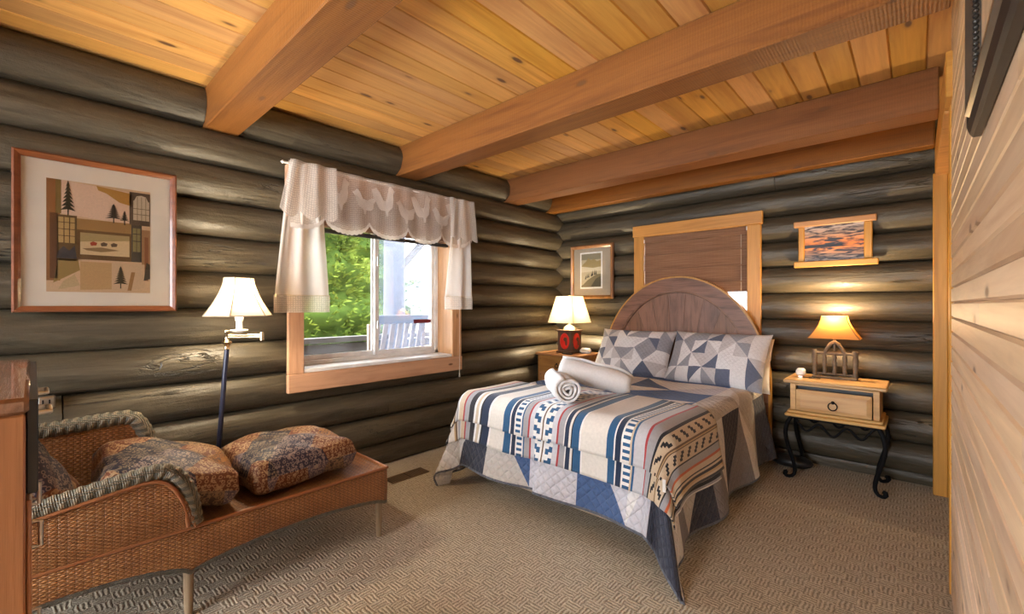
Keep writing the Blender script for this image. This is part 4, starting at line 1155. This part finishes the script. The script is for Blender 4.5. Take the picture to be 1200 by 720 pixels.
def iron_leg(x, y, sx, sy):
    """S-curved leg; curls outward at the foot"""
    pts = []; 
    prof = [(.00, .468), (.012, .45), (.03, .42), (.042, .38), (.046, .34), (.040, .29), (.026, .235), (.008, .18), (-.008, .13), (-.018, .085), (-.020, .055), (-.014, .030), (.002, .014), (.022, .011), (.040, .016), (.050, .030), (.046, .044), (.034, .046)]
    for d, z in prof: pts.append((x + sx * d * .85, y + sy * d * .85, z))
    return MB().tube(pts, [.014] * 10 + [.013, .0125, .012, .012, .013, .015, .016, .014], 10)
for x, sx in ((NX0 + .05, -1), (NX1 - .05, 1)):
    for y, sy in ((NY0 + .045, -1), (NY1 - .045, 1)):
        mesh('leg', iron_leg(x, y, sx, sy * .6), M['iron'], ns, smooth=60)
def wavy(y):
    pts = []
    for i in range(41):
        u = i / 40; x = NX0 + .055 + (NX1 - NX0 - .11) * u
        z = .41 + .035 * cos(2 * pi * u * 3) * (1 if .1 < u < .9 else .6) - .02 * sin(pi * u) + (.035 * (abs(u - .5) * 2) ** 6)
        pts.append((x, y, z))
    return MB().tube(pts, .008, 8)
mesh('scroll_stretcher', wavy(NY0 + .045), M['iron'], ns, smooth=60)
mesh('scroll_stretcher', wavy(NY1 - .045), M['iron'], ns, smooth=60)
mesh('leg_frame', MB().box(NX0 + .035, NX1 - .035, NY0 + .03, NY0 + .055, .452, .4675).box(NX0 + .035, NX1 - .035, NY1 - .06, NY1 - .035, .452, .4675).box(NX0 + .035, NX0 + .06, NY0 + .055, NY1 - .06, .452, .4675).box(NX1 - .06, NX1 - .035, NY0 + .055, NY1 - .06, .452, .4675), M['iron'], ns)

# ---- twig lamp
lx, ly, lz = -.455, 4.085, NZ
tl_ = thing('table_lamp', 'twig fence table lamp with small amber shade, lit', 'lamp', (lx, ly, lz))
M['twig'] = plain('grey brown twig', (.16, .115, .075), .6, .4, 0, 120, .9, .3)
def twig(p0, p1, r):
    p0, p1 = Vector(p0), Vector(p1); n = 9; rr_ = random.Random(int(abs(p0.x * 999 + p1.z * 777)))
    return MB().tube([p0.lerp(p1, i / n) + Vector((rr_.uniform(-1, 1), rr_.uniform(-1, 1), 0)) * r * .12 for i in range(n + 1)], [r * rr_.uniform(.85, 1.18) for _ in range(n + 1)], 8)
hw = .125
mesh('base', MB().box(lx - hw - .012, lx + hw + .012, ly - .045, ly + .045, lz, lz + .016, .005), M['twig'], tl_)
for k, x in enumerate((-hw, hw)):
    mesh('post', twig((lx + x, ly, lz + .016), (lx + x, ly, lz + .212), .0165), M['twig'], tl_, smooth=60)
for x in (-.062, 0, .062):
    mesh('twig', twig((lx + x, ly, lz + .03), (lx + x, ly, lz + .185), .013), M['twig'], tl_, smooth=60)
mesh('rail', twig((lx - hw, ly, lz + .188), (lx + hw, ly, lz + .188), .011), M['twig'], tl_, smooth=60)
mesh('rail', twig((lx - hw, ly, lz + .032), (lx + hw, ly, lz + .032), .008), M['twig'], tl_, smooth=60)
mesh('arch_twig', MB().tube([(lx - .062, ly, lz + .19), (lx - .045, ly, lz + .225), (lx - .025, ly, lz + .258), (lx, ly, lz + .275), (lx + .025, ly, lz + .258), (lx + .045, ly, lz + .225), (lx + .062, ly, lz + .19)], [.012, .013, .0145, .016, .0145, .013, .012], 8), M['twig'], tl_, smooth=60)
mesh('stem', MB().tube([(lx, ly, lz + .21), (lx, ly, lz + .33)], .008, 8), M['twig'], tl_, smooth=60)
def rect_shade(cx, cy, z0, z1, w0, d0, w1, d1, n=8, power=1.6):
    mb = MB(); V = []; F = []
    for i in range(n + 1):
        t = i / n; k = (1 - t) ** power
        w = w1 + (w0 - w1) * k; d = d1 + (d0 - d1) * k; z = z0 + (z1 - z0) * t
        V += [(cx - w/2, cy - d/2, z), (cx + w/2, cy - d/2, z), (cx + w/2, cy + d/2, z), (cx - w/2, cy + d/2, z)]
    for i in range(n):
        for k in range(4): F.append((i*4+k, i*4+(k+1) % 4, (i+1)*4+(k+1) % 4, (i+1)*4+k))
    return mb.add(V, F)
so = mesh('lamp_shade', rect_shade(lx, ly, 1.048, 1.215, .315, .20, .155, .10), M['shade_amber'], tl_, smooth=30)
M['piping'] = plain('brown piping', (.16, .075, .03), .7)
for (sx, sy) in ((-1, -1), (1, -1), (1, 1), (-1, 1)):
    ed = MB().tube([(lx + sx * (.155 + .16 * (1 - t) ** 1.6) / 2, ly + sy * (.10 + .10 * (1 - t) ** 1.6) / 2, 1.048 + .167 * t) for t in [i / 8 for i in range(9)]], .003, 6)
    mesh('shade_piping', ed, M['piping'], so)

mesh('bulb', MB().lathe([(.012, 0), (.014, .02), (.028, .05), (.030, .07), (.022, .09), (.0, .10)], (lx, ly, 1.085), 12), M['bulb'], tl_, smooth=60)
bulb_light('twig_lamp_light', (lx, ly, 1.20), 16.0, (1, .74, .42), tl_, .03)
ch = thing('charger', 'white cube charger on the right nightstand beside the twig lamp', 'charger', (-.655, 3.99, NZ))
mesh('body', MB().box(-.685, -.625, 3.965, 4.02, NZ + .014, NZ + .068, .012), M['white'], ch, smooth=40)
mesh('prong_base', MB().box(-.67, -.64, 3.975, 4.01, NZ, NZ + .0135, .002), M['steel'], ch)
wt = thing('trinket', 'small dark flat trinket lying beside the white charger', 'trinket', (-.60, 3.99, NZ))
mesh('face', MB().lathe([(.022, 0), (.024, .004), (.020, .008)], (-.585, 3.985, NZ), 16), M['black'], wt, smooth=40)
mesh('strap', MB().box(-.64, -.606, 3.975, 3.995, NZ, NZ + .004, .001), M['iron'], wt); mesh('strap', MB().box(-.564, -.53, 3.975, 3.995, NZ, NZ + .004, .001), M['iron'], wt)
bg = MB().grid(lambda u, v: (0, 0, 0), 1, 1)
bag = MB(); V = []; F = []
def bagp(a, b):
    x = cos(a); y = sin(a); k = cos(b); return (-.74 + .15 * x * abs(x) ** -.3 * k if abs(x) > 1e-6 else -.74, 4.12 + .085 * y * k, .05 + .05 * sin(b))
mbg = MB().grid(lambda u, v: bagp(u * 2 * pi, -pi / 2 + pi * v), 24, 8)
tag(mesh('black_case', mbg, M['black'], smooth=60), 'low black rounded case on carpet between bed and iron legs', 'case')

# ================================================================== NIGHTSTAND LEFT
LX0, LX1, LY0, LY1, LZ = -3.118, -2.535, 3.775, 4.235, .775
n2 = thing('nightstand', 'amber pine nightstand with drawer in the log corner', 'nightstand', ((LX0+LX1)/2, (LY0+LY1)/2, 0))
mesh('top', MB().box(LX0, LX1, LY0, LY1, LZ - .025, LZ, .006), M['honey_d'], n2, smooth=40)
mesh('cabinet', MB().box(LX0 + .02, LX1 - .02, LY0 + .022, LY1 - .005, .10, LZ - .0255, .004), M['honey_d'], n2)
for z0, z1 in ((.58, .735), (.38, .565)):
    d = mesh('drawer', MB().box(LX0 + .05, LX1 - .05, LY0 + .006, LY0 + .0215, z0, z1, .004), M['honey_d'], n2)
    xc = (LX0 + LX1) / 2; zc = (z0 + z1) / 2
    mesh('ring_pull', MB().tube([(xc + .02 * sin(2*pi*i/16), LY0 + .0, zc - .012 + .022 * cos(2*pi*i/16)) for i in range(17)], .0035, 6).box(xc - .01, xc + .01, LY0 + .0005, LY0 + .0055, zc + .003, zc + .02), M['iron'], d, smooth=50)
    mesh('peg', MB().lathe([(.006, -.002), (.006, .002)], (LX0 + .07, LY0 + .005, z1 - .025), 8), M['iron'], d)
for x in (LX0 + .02, LX1 - .07):
    for y in (LY0 + .022, LY1 - .06): mesh('foot', MB().box(x, x + .05, y, y + .05, 0, .0995, .004), M['honey_d'], n2)
# red block lamp
ax, ay = -2.815, 4.0
rl = thing('table_lamp', 'table lamp with red oval panels on dark box base, lit', 'lamp', (ax, ay, LZ))
M['lamp_dark'] = wood('dark carved wood', (.10, .05, .028), (.05, .024, .014), 2, .4, 0, 30, 2, .04)
M['red_oval'] = plain('red lacquer', (.62, .022, .012), .3, var=.2)
hs_ = .092
mesh('foot', MB().box(ax - hs_ - .016, ax + hs_ + .016, ay - hs_ - .016, ay + hs_ + .016, LZ, LZ + .022, .005), M['lamp_dark'], rl)
bx_ = mesh('base', MB().box(ax - hs_, ax + hs_, ay - hs_, ay + hs_, LZ + .0225, LZ + .235, .004), M['lamp_dark'], rl)
mesh('cap', MB().box(ax - hs_ - .014, ax + hs_ + .014, ay - hs_ - .014, ay + hs_ + .014, LZ + .2355, LZ + .252, .004), M['lamp_dark'], rl)
def oval(fn, w, h, mat, nm, lift, dx=0, dz=0, par=bx_):
    n = 24; V = [fn(dx + w * cos(2*pi*i/n), dz + h * sin(2*pi*i/n), 0) for i in range(n)] + [fn(dx + w * .86 * cos(2*pi*i/n), dz + h * .9 * sin(2*pi*i/n), lift) for i in range(n)]
    mesh(nm, MB().add(V, [tuple(range(n)), tuple(range(n, 2*n))] + [(i, (i+1) % n, n+(i+1) % n, n+i) for i in range(n)]), mat, par)
zc = LZ + .13
for f in (lambda u, v, w: (ax + u, ay - hs_ - w, zc + v), lambda u, v, w: (ax + hs_ + w, ay + u, zc + v), lambda u, v, w: (ax - u, ay + hs_ + w, zc + v), lambda u, v, w: (ax - hs_ - w, ay - u, zc + v)):
    oval(f, .062, .088, M['red_oval'], 'oval_panel', .006)
    g = lambda u, v, w, f=f: f(u, v, w + .006)
    oval(g, .026, .022, M['lamp_dark'], 'carving', .004, .012, .022); oval(g, .014, .04, M['lamp_dark'], 'carving', .004, .024, -.008)
mesh('neck', MB().lathe([(.075, 0), (.07, .012), (.055, .03), (.03, .045), (.015, .055), (.012, .09)], (ax, ay, LZ + .2525), 20), M['brass'], rl, smooth=40)
def pleat_shade(cx, cy, z0, z1, w0, w1):
    mb = MB(); n = 80; V = []; F = []
    for i, z in enumerate((z0, z0 + (z1 - z0) * .33, z0 + (z1 - z0) * .66, z1)):
        w = w0 + (w1 - w0) * (z - z0) / (z1 - z0)
        for k in range(n):
            e = k * 4 // n; f = (k % (n // 4)) / (n // 4)
            c = [(-1, -1), (1, -1), (1, 1), (-1, 1)]; a, b = c[e], c[(e + 1) % 4]
            pr = 1 + (.010 if k % 2 else 0)
            V.append((cx + (a[0] + (b[0] - a[0]) * f) * w / 2 * pr, cy + (a[1] + (b[1] - a[1]) * f) * w / 2 * pr, z))
    for i in range(3):
        for k in range(n): F.append((i*n+k, i*n+(k+1) % n, (i+1)*n+(k+1) % n, (i+1)*n+k))
    return mb.add(V, F)
sh = mesh('lamp_shade', pleat_shade(ax, ay, 1.105, 1.395, .335, .205), M['shade_cream'], rl)
tr = MB()
for sx, sy in ((-1, -1), (1, -1), (1, 1), (-1, 1)): mesh('shade_corner', MB().tube([(ax + sx * .1685, ay + sy * .1685, 1.105), (ax + sx * .1035, ay + sy * .1035, 1.395)], .003, 6), M['shade_cream'], sh)
mesh('finial', MB().lathe([(.004, 0), (.009, .01), (.005, .018), (.0, .024)], (ax, ay, 1.392), 10), M['brass'], rl, smooth=50)
mesh('bulb', MB().lathe([(.012, 0), (.014, .02), (.028, .05), (.030, .07), (.022, .09), (.0, .10)], (ax, ay, 1.12), 12), M['bulb'], rl, smooth=60)
bulb_light('red_lamp_light', (ax, ay, 1.25), 20.0, (1, .80, .52), rl, .04)
ck = thing('alarm_clock', 'white rounded alarm clock on the left nightstand', 'clock', (-2.64, 4.06, LZ))
mesh('body', MB().box(-2.70, -2.575, 4.02, 4.085, LZ, LZ + .058, .02), M['white'], ck, smooth=40)
mesh('display', MB().box(-2.69, -2.585, 4.0175, 4.0195, LZ + .014, LZ + .044, .001), plain('cream display', (.6, .55, .45), .3), ck)
rm = thing('remote_control', 'dark flat remote lying before the red lamp', 'remote', (-2.72, 3.84, LZ))
mesh('body', MB().box(-2.79, -2.67, 3.82, 3.86, LZ, LZ + .012, .004), M['black'], rm, smooth=40)
kb = MB()
for k in range(5): kb.box(-2.78 + k * .02, -2.77 + k * .02, 3.833, 3.845, LZ + .0115, LZ + .0135, .001)
mesh('buttons', kb, M['steel'], rm)

# ================================================================== WICKER CHAISE
CN, CF = -2.20, -2.755          # near and far side
CY0, CY1 = -.36, 1.345          # head and foot
DZ = .385
cz = thing('wicker_chaise', 'brown wicker chaise longue with grey braided arms by the window wall', 'chaise', ((CN + CF) / 2, .5, 0))
def skirt_bottom(y):
    # scalloped hem between the legs
    if y > .44:
        u = (y - .44) / (1.325 - .44)
        return .198 + .05 * (sin(pi * min(1, max(0, u))) ** .6) if 0 < u < 1 else .198
    u = (.44 - y) / .75
    return .198 + .075 * (sin(pi * min(1, max(0, u))) ** .55) if u < 1 else .198
def side_panel(X, sgn):
    def fn(u, v):
        y = CY0 + (CY1 - CY0) * u; zb = skirt_bottom(y); z = zb + (DZ - zb) * v
        return (X + sgn * .008 * sin(pi * v), y, z)
    return MB().grid(fn, 90, 8, uvf=lambda u, v: (u * (CY1 - CY0), skirt_bottom(CY0 + (CY1 - CY0) * u) + (DZ - skirt_bottom(CY0 + (CY1 - CY0) * u)) * v))
def thick(o, t, off=-1):
    m = o.modifiers.new('thickness', 'SOLIDIFY'); m.thickness = t; m.offset = off
    return o
thick(mesh('side_skirt', side_panel(CN, 1), M['wicker'], cz, smooth=60), .014, 0)
thick(mesh('side_skirt', side_panel(CF, -1), M['wicker'], cz, smooth=60), .014, 0)
def end_panel(Y):
    def zb(u): return .195 + .06 * sin(pi * u) ** .6
    return MB().grid(lambda u, v: (CF + (CN - CF) * u, Y, zb(u) + (DZ - zb(u)) * v), 30, 8, uvf=lambda u, v: (u * .55, zb(u) + (DZ - zb(u)) * v))
thick(mesh('end_skirt', end_panel(CY1), M['wicker'], cz, smooth=60), .014, 0)
thick(mesh('end_skirt', end_panel(CY0), M['wicker'], cz, smooth=60), .014, 0)
mesh('deck', MB().grid(lambda u, v: (CF + .008 + (CN - CF - .016) * v, CY0 + .008 + (CY1 - CY0 - .016) * u, DZ - .004 - .012 * sin(pi * v) * sin(pi * u)), 60, 12, uvf=lambda u, v: (u * 1.7, v * .55)), M['wicker_deck'], cz, smooth=60)
# edge bindings
for X in (CN, CF):
    mesh('hem_braid', MB().tube([(X, CY0 + (CY1 - CY0) * i / 100, skirt_bottom(CY0 + (CY1 - CY0) * i / 100)) for i in range(101)], .012, 8, uvlen=True), M['wicker_grey'], cz, smooth=60)
    mesh('deck_reed', MB().tube([(X + (.006 if X == CN else -.006), CY0 + (CY1 - CY0) * i / 40, DZ) for i in range(41)], .009, 8), M['reed'], cz, smooth=60)
mesh('deck_reed', MB().tube([(CF - .006 + (CN - CF + .012) * i / 10, CY1 + .004, DZ) for i in range(11)], .009, 8), M['reed'], cz, smooth=60)
# near arm
near_top = [(.452, .392), (.446, .44), (.437, .495), (.422, .545), (.400, .590), (.375, .620), (.345, .636), (.30, .638), (.22, .628), (.12, .614), (.0, .596), (-.15, .60), (-.25, .66), (-.33, .76)]
def interp(path, n):
    L = [0]
    for a, b in zip(path[:-1], path[1:]): L.append(L[-1] + hypot(b[0]-a[0], b[1]-a[1]))
    out = []
    for i in range(n + 1):
        s = L[-1] * i / n; k = 0
        while k < len(L) - 2 and L[k+1] < s: k += 1
        f = (s - L[k]) / max(1e-9, L[k+1] - L[k]); out.append((path[k][0] + (path[k+1][0]-path[k][0]) * f, path[k][1] + (path[k+1][1]-path[k][1]) * f))
    return out
def arm_panel(X, path, sgn, lean_):
    pp_ = interp(path, 70)
    def fn(u, v):
        y, zt = pp_[min(70, int(round(u * 70)))]; z = DZ + (zt - DZ) * v
        bul = sin(pi * min(1, v)) * .022
        return (X + sgn * (bul + lean_ * v * min(1, (zt - DZ) / .2)), y, z)
    return MB().grid(fn, 70, 14, uvf=lambda u, v: (u * .95, v * .26))
def roll_mod(L, a): return 1 + .07 * sin(L * 2 * pi / .034 + 2 * a)
def arm(X, path, sgn, lean_, rad):
    ap = thick(mesh('arm', arm_panel(X, path, sgn, lean_), M['wicker'], cz, smooth=60), .02, 0)
    pp_ = interp(path, 110)
    roll = [(X + sgn * (lean_ * min(1, (z - DZ) / .2) + .002), y, z + .010) for y, z in pp_]
    mesh('arm_roll', MB().tube(roll, rad, 12, mod=roll_mod, uvlen=True), M['braid'], ap, smooth=60)
    reed = [(X + sgn * (lean_ * min(1, (z - DZ) / .2) + .024), y - .022, z - rad * .95 + .012) for y, z in pp_ if z > DZ + .03]
    mesh('arm_reed', MB().tube(reed, .008, 6), M['reed'], ap, smooth=60)
arm(CN, near_top, 1, .018, .031)
far_top = [(.405, .48), (.395, .58), (.380, .65), (.360, .70), (.335, .735), (.30, .748), (.2, .745), (.04, .738), (-.15, .76), (-.33, .80)]
arm(CF, far_top, -1, .055, .034)
def back_fn(u, v):
    x = CF - .05 + (CN - CF + .06) * u; zt = .80 - .04 * u; z = DZ + (zt - DZ) * v
    return (x, CY0 + .03 - .03 * v, z)
bk = thick(mesh('back', MB().grid(back_fn, 24, 12, uvf=lambda u, v: (u * .6, v * .4)), M['wicker'], cz, smooth=60), .03, 0)
mesh('back_roll', MB().tube([(CF - .05 + (CN - CF + .06) * i / 40, CY0, .812 - .04 * i / 40) for i in range(41)], .036, 12, mod=roll_mod, uvlen=True), M['braid'], bk, smooth=60)
for (x, y) in ((CN - .03, 1.318), (CN - .04, .440), (CF + .03, 1.318), (CF + .04, .440), (CN - .04, -.32), (CF + .04, -.32)):
    mesh('leg', MB().tube([(x, y, .0), (x, y, .12), (x, y, .36)], [.015, .018, .021], 12), M['leg_wood'], cz, smooth=50)

def cushion_mesh(W, D, T, e=7.0):
    V = []; F = []; nu, nv = 28, 28
    # superellipsoid-like box cushion with soft crowned faces
    mb = MB()
    def top(u, v, s):
        a, b = -1 + 2 * u, -1 + 2 * v
        k = max(0, (1 - abs(a) ** e)) * max(0, (1 - abs(b) ** e)); k = k ** .33
        pin = 1 - .05 * (a * a) * (b * b)
        x = a * W / 2 * (1 - .06 * (1 - b * b) * 0 - .03 * a * a * (1 - b * b)); y = b * D / 2 * (1 - .03 * b * b * (1 - a * a))
        lump = .008 * sin(a * 5 + b * 3) + .006 * sin(a * 9 - b * 7)
        return (x * pin, y * pin, s * (T / 2 * k + .02 * (1 - a * a) * (1 - b * b) + lump * k))
    mb.grid(lambda u, v: top(u, v, 1), nu, nv); mb.grid(lambda u, v: top(u, v, -1), nu, nv)
    return mb
def cushion(loc, rot, W, D, T, label):
    o = mesh('cushion', cushion_mesh(W, D, T), M['patchwork'], base=(0, 0, 0), smooth=70)
    bm = bmesh.new(); bm.from_mesh(o.data); bmesh.ops.remove_doubles(bm, verts=bm.verts, dist=.0012); bmesh.ops.recalc_face_normals(bm, faces=bm.faces); bm.to_mesh(o.data); bm.free()
    o.location = loc; o.rotation_euler = rot
    return tag(o, label, 'cushion', 'patchwork cushions on the wicker chaise')
cushion((-2.515, .93, .486), (radians(1), radians(0), radians(4)), .55, .55, .17, 'patchwork batik cushion lying flat at the foot of the chaise')
cushion((-2.495, .405, .545), (radians(-15), radians(3), radians(-3)), .53, .51, .17, 'patchwork batik cushion tilted in the middle of the wicker chaise')
cushion((-2.46, -.015, .655), (radians(-60), 0, radians(2)), .44, .48, .12, 'patchwork cushion leaning upright at the head of the chaise')

# ================================================================== FLOOR LAMP
fl = thing('floor_lamp', 'swing arm floor lamp with navy pole and white bell shade, lit', 'lamp', (-2.895, .672, 0))
def fp(z): return (-2.895, .672 + .073 * z, z)
mesh('base', MB().lathe([(.12, 0), (.125, .008), (.11, .018), (.03, .03), (.018, .05)], (-2.895, .672, 0), 24), M['navy'], fl, smooth=40)
mesh('pole', MB().tube([fp(.04), fp(.5), fp(1.045)], .0125, 12), M['navy'], fl, smooth=60)
b0 = fp(1.045)
mesh('collar', MB().lathe([(.013, 0), (.016, .01), (.012, .02), (.02, .032), (.026, .042), (.02, .052), (.011, .06), (.011, .09), (.015, .095), (.015, .108), (.008, .112)], b0, 16), M['brass'], fl, smooth=40)
sx_, sy_ = -2.865, .802
mesh('swing_arm', MB().tube([(b0[0], b0[1], 1.115), (-2.80, .90, 1.112)], .007, 8).tube([(b0[0], b0[1], 1.128), (-2.80, .90, 1.126)], .007, 8).tube([(-2.80, .90, 1.095), (-2.80, .90, 1.143)], .012, 10).tube([(-2.80, .90, 1.12), (sx_, sy_, 1.13)], .007, 8), M['brass'], fl, smooth=50)
mesh('drip_pan', MB().lathe([(.008, 0), (.03, .006), (.046, .014), (.044, .018), (.012, .014)], (sx_, sy_, 1.14), 20), M['white'], fl, smooth=40)
mesh('candle_sleeve', MB().lathe([(.016, 0), (.016, .05), (.020, .06), (.022, .075), (.018, .08)], (sx_, sy_, 1.153), 14), M['white'], fl, smooth=40)
def bell(r, n=8):
    prof = []
    for i in range(11):
        t = i / 10; prof.append((.076 + (.176 - .076) * (1 - t) ** 1.55, 1.238 + .215 * t))
    V = []; F = []; 
    for rr_, z in prof:
        for k in range(n): a = 2 * pi * (k + .5) / n; V.append((sx_ + rr_ * cos(a), sy_ + rr_ * sin(a), z))
    for i in range(10):
        for k in range(n): F.append((i*n+k, i*n+(k+1) % n, (i+1)*n+(k+1) % n, (i+1)*n+k))
    return V, F, prof
V, F, prof = bell(0, 6)
sh = mesh('lamp_shade', MB().add(V, F), M['shade_white'], fl, smooth=25)
tr = MB()
M['tan_piping'] = plain('tan piping', (.45, .36, .25), .7)
for k in range(6):
    a = 2 * pi * (k + .5) / 6; tr = MB().tube([(sx_ + r * cos(a), sy_ + r * sin(a), z) for r, z in prof], .0035, 6); mesh('shade_piping', tr, M['tan_piping'], sh)
for r, z in (prof[0], prof[-1]): mesh('shade_rim', MB().tube([(sx_ + r * cos(2*pi*(k+.5)/6), sy_ + r * sin(2*pi*(k+.5)/6), z) for k in range(7)], .0035, 6), M['tan_piping'], sh)
mesh('bulb', MB().lathe([(.012, 0), (.016, .02), (.028, .05), (.030, .07), (.022, .09), (.0, .10)], (sx_, sy_, 1.235), 12), M['bulb'], fl, smooth=60)
bulb_light('floor_lamp_light', (sx_, sy_, 1.365), 15.0, (1, .84, .60), fl, .04)

# ================================================================== CHEST OF DRAWERS (left foreground)
DX0, DX1, DY0, DY1, DTOP = -1.83, -1.075, -.46, -.004, 1.148
dc = thing('chest_of_drawers', 'orange oak chest of drawers with black top drawer at left edge', 'dresser', ((DX0+DX1)/2, (DY0+DY1)/2, 0))
mesh('carcass', MB().box(DX0, DX1, DY0, DY1 - .004, .02, DTOP - .028, .003), M['dresser'], dc)
mesh('top', MB().box(DX0 - .004, DX1 + .004, DY0, DY1, DTOP - .0275, DTOP, .006), M['dresser_top'], dc, smooth=40)
mesh('plinth', MB().box(DX0 + .02, DX1 - .02, DY0 + .02, DY1 - .03, 0, .0195), M['dresser'], dc)
for k, (z0, z1, m_) in enumerate([(.985, 1.142, M['black']), (.62, .975, M['dresser']), (.33, .61, M['dresser']), (.04, .32, M['dresser'])]):
    t_ = .014 if k == 0 else .006
    d = mesh('drawer', MB().box(DX0 + .012, DX1 - .012, DY1 - .0035, DY1 - .0035 + t_, z0, z1, .002), m_, dc)
    zc = (z0 + z1) / 2 + .01
    for x in (DX0 + .14, DX1 - .32):
        f_ = DY1 - .0035 + t_
        if k == 0: hp = [(x - .04, f_, zc), (x - .04, f_ + .018, zc), (x + .04, f_ + .018, zc), (x + .04, f_, zc)]
        else: hp = [(x, f_, zc - .028), (x, f_ + .013, zc - .026), (x, f_ + .013, zc + .026), (x, f_, zc + .028)]
        mesh('handle', MB().tube(hp, .005, 8), M['steel'], d, smooth=50)

# small grey socket plate on the log wall beside the chest
sk = thing('wall_socket', 'small grey socket box on the log wall above the chaise', 'socket', (-3.14, .045, .80))
mesh('box', MB().box(-3.16, -3.10, .015, .075, .795, .855, .006), M['steel'], sk)
mesh('slot', MB().box(-3.0995, -3.098, .03, .036, .81, .84, .0005).box(-3.0995, -3.098, .052, .058, .81, .84, .0005), M['black'], sk)

# ================================================================== OUTSIDE
gr = struct(mesh('ground', MB().box(-40, -4.0, -25, 45, -.9, -.6, .001).box(-5.2, 6, YB + .6, 45, -.9, -.6, .001), M['ground'], base=(-10, 5, -.9)), 'dry yellow grass beyond the porch', 'ground')
porch = thing('porch', 'dark porch deck and railing outside the left window', 'porch', (-4.3, 4, -.6))
dk_ = MB()
for k in range(11): dk_.box(-3.46 - (k + 1) * .14, -3.465 - k * .14, -1, 8, -.05, 0, .003)
o = mesh('deck_boards', dk_, M['dark_wood'], porch); o['kind'] = 'stuff'
mesh('deck_skirt', MB().box(-5.0, -3.5, -1, 8, -.6, -.06), M['dark_wood'], porch)
mesh('top_rail', MB().box(-4.98, -4.86, -1, 8, .87, .93), M['dark_wood'], porch)
for k in range(7): mesh('rail_board', MB().box(-4.94, -4.90, -1, 8, .06 + k * .115, .165 + k * .115), M['dark_wood'], porch)
mesh('post', MB().lathe([(.14, 0), (.135, 1.1), (.13, 2.2)], (-4.92, 3.13, 0), 14), plain('grey blue porch post', (.035, .038, .055), .8, bumpscale=20), porch, smooth=50)
mesh('eave_beam', MB().box(-5.05, -4.8, -1, 8, 2.20, 2.45), M['dark_wood'], porch)
mesh('brace', MB().tube([(-4.92, 3.2, 1.75), (-4.92, 3.62, 2.2)], .05, 8), M['dark_wood'], porch)
# slatted porch chair
pc = thing('porch_chair', 'slatted wooden porch chair outside the right window sash', 'chair', (-4.2, 2.7, 0))
M['chair_wood'] = wood('weathered slat wood', (.24, .18, .13), (.15, .11, .08), 2, .7, 0, 20, 1.5, .05)
for k in range(7):
    y = 2.40 + k * .088
    mb = MB().box(-4.11, -4.09, y, y + .052, .44, 1.12, .003); mb.v = [(v[0] + (1.12 - v[2]) * -.12, v[1] - (1.12 - v[2]) * .10, v[2]) for v in mb.v]
    mesh('back_slat', mb, M['chair_wood'], pc)
mesh('crest_rail', MB().box(-4.13, -4.08, 2.36, 3.04, 1.10, 1.19, .006), plain('grey blue rail', (.05, .056, .075), .8), pc)
mesh('seat', MB().box(-4.72, -4.15, 2.33, 2.97, .40, .43, .006), M['chair_wood'], pc)
for y in (2.31, 2.97):
    for x in (-4.14, -4.70): mesh('leg', MB().box(x, x + .04, y, y + .04, 0, .62 if x < -4.3 else 1.1, .003), M['chair_wood'], pc)
    mesh('armrest', MB().box(-4.74, -4.145, y - .02, y + .06, .62, .645, .005), M['chair_wood'], pc)
# pine trees
def pine(x, y, h, r, label, n=2600, seed=0):
    rr_ = random.Random(seed); t = thing('pine_tree', label, 'tree', (x, y, -.6), 'pine trees outside the window')
    mesh('trunk', MB().tube([(x, y, -.6), (x + .1, y, h * .5), (x, y, h - .3)], [.16, .11, .02], 8), M['bark'], t, smooth=60)
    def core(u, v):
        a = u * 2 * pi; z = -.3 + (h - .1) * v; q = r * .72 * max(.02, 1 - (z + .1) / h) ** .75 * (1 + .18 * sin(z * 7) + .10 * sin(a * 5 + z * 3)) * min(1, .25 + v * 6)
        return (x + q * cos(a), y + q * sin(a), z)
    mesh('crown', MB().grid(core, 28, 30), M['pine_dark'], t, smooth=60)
    V = []; F = []
    for k in range(n):
        u = rr_.random(); z = -.1 + (h - .2) * u ** .9
        rad = r * (1 - (z + .1) / h) ** .75 * (.55 + .45 * rr_.random()) * (1 + .18 * sin(z * 7))
        a = rr_.uniform(0, 2 * pi); c = Vector((x + rad * cos(a), y + rad * sin(a), z))
        for q in range(3):
            d = Vector((cos(a + rr_.uniform(-.9, .9)), sin(a + rr_.uniform(-.9, .9)), rr_.uniform(-.3, .7))).normalized()
            s = d.cross(Vector((rr_.uniform(-1, 1), rr_.uniform(-1, 1), 1))).normalized(); L = rr_.uniform(.07, .17); w = L * .20
            b = len(V); V += [tuple(c - s * w * .6), tuple(c + d * L * .5 - s * w), tuple(c + d * L), tuple(c + d * L * .5 + s * w), tuple(c + s * w * .6)]; F.append((b, b+1, b+2, b+3, b+4))
    o = mesh('foliage', MB().add(V, F), M['pine_green'], t, normals=False); o['kind'] = 'stuff'
pine(-9.0, 3.9, 5.2, 1.5, 'bushy green pine straight outside the left window pane', 4200, 1)
pine(-9.8, 9.6, 5.4, 1.65, 'pine tree standing behind the porch post', 3200, 2)
pine(-12.6, 6.9, 6.6, 1.9, 'taller pine behind the bushy one', 3200, 3)
pine(-14.2, 13.0, 5.0, 2.0, 'pine tree furthest right seen through hazy pane', 2600, 4)

# far hazy hillside closing the view
def hill(u, v):
    a = radians(60 + 150 * u); R_ = 34 + 10 * v
    return (-4 + R_ * cos(a) , 6 + R_ * sin(a), -.7 + (7.5 + 2.5 * sin(u * 17) + 1.2 * sin(u * 41)) * v + .5 * sin(u * 90) * v)
M['hill'] = plain('hazy forest hillside', (.03, .038, .042), .95, bumpscale=3, var=.35)
struct(mesh('hillside', MB().grid(hill, 80, 12), M['hill'], base=(-20, 10, -.7), smooth=60), 'hazy forested hillside beyond the trees', 'hill')
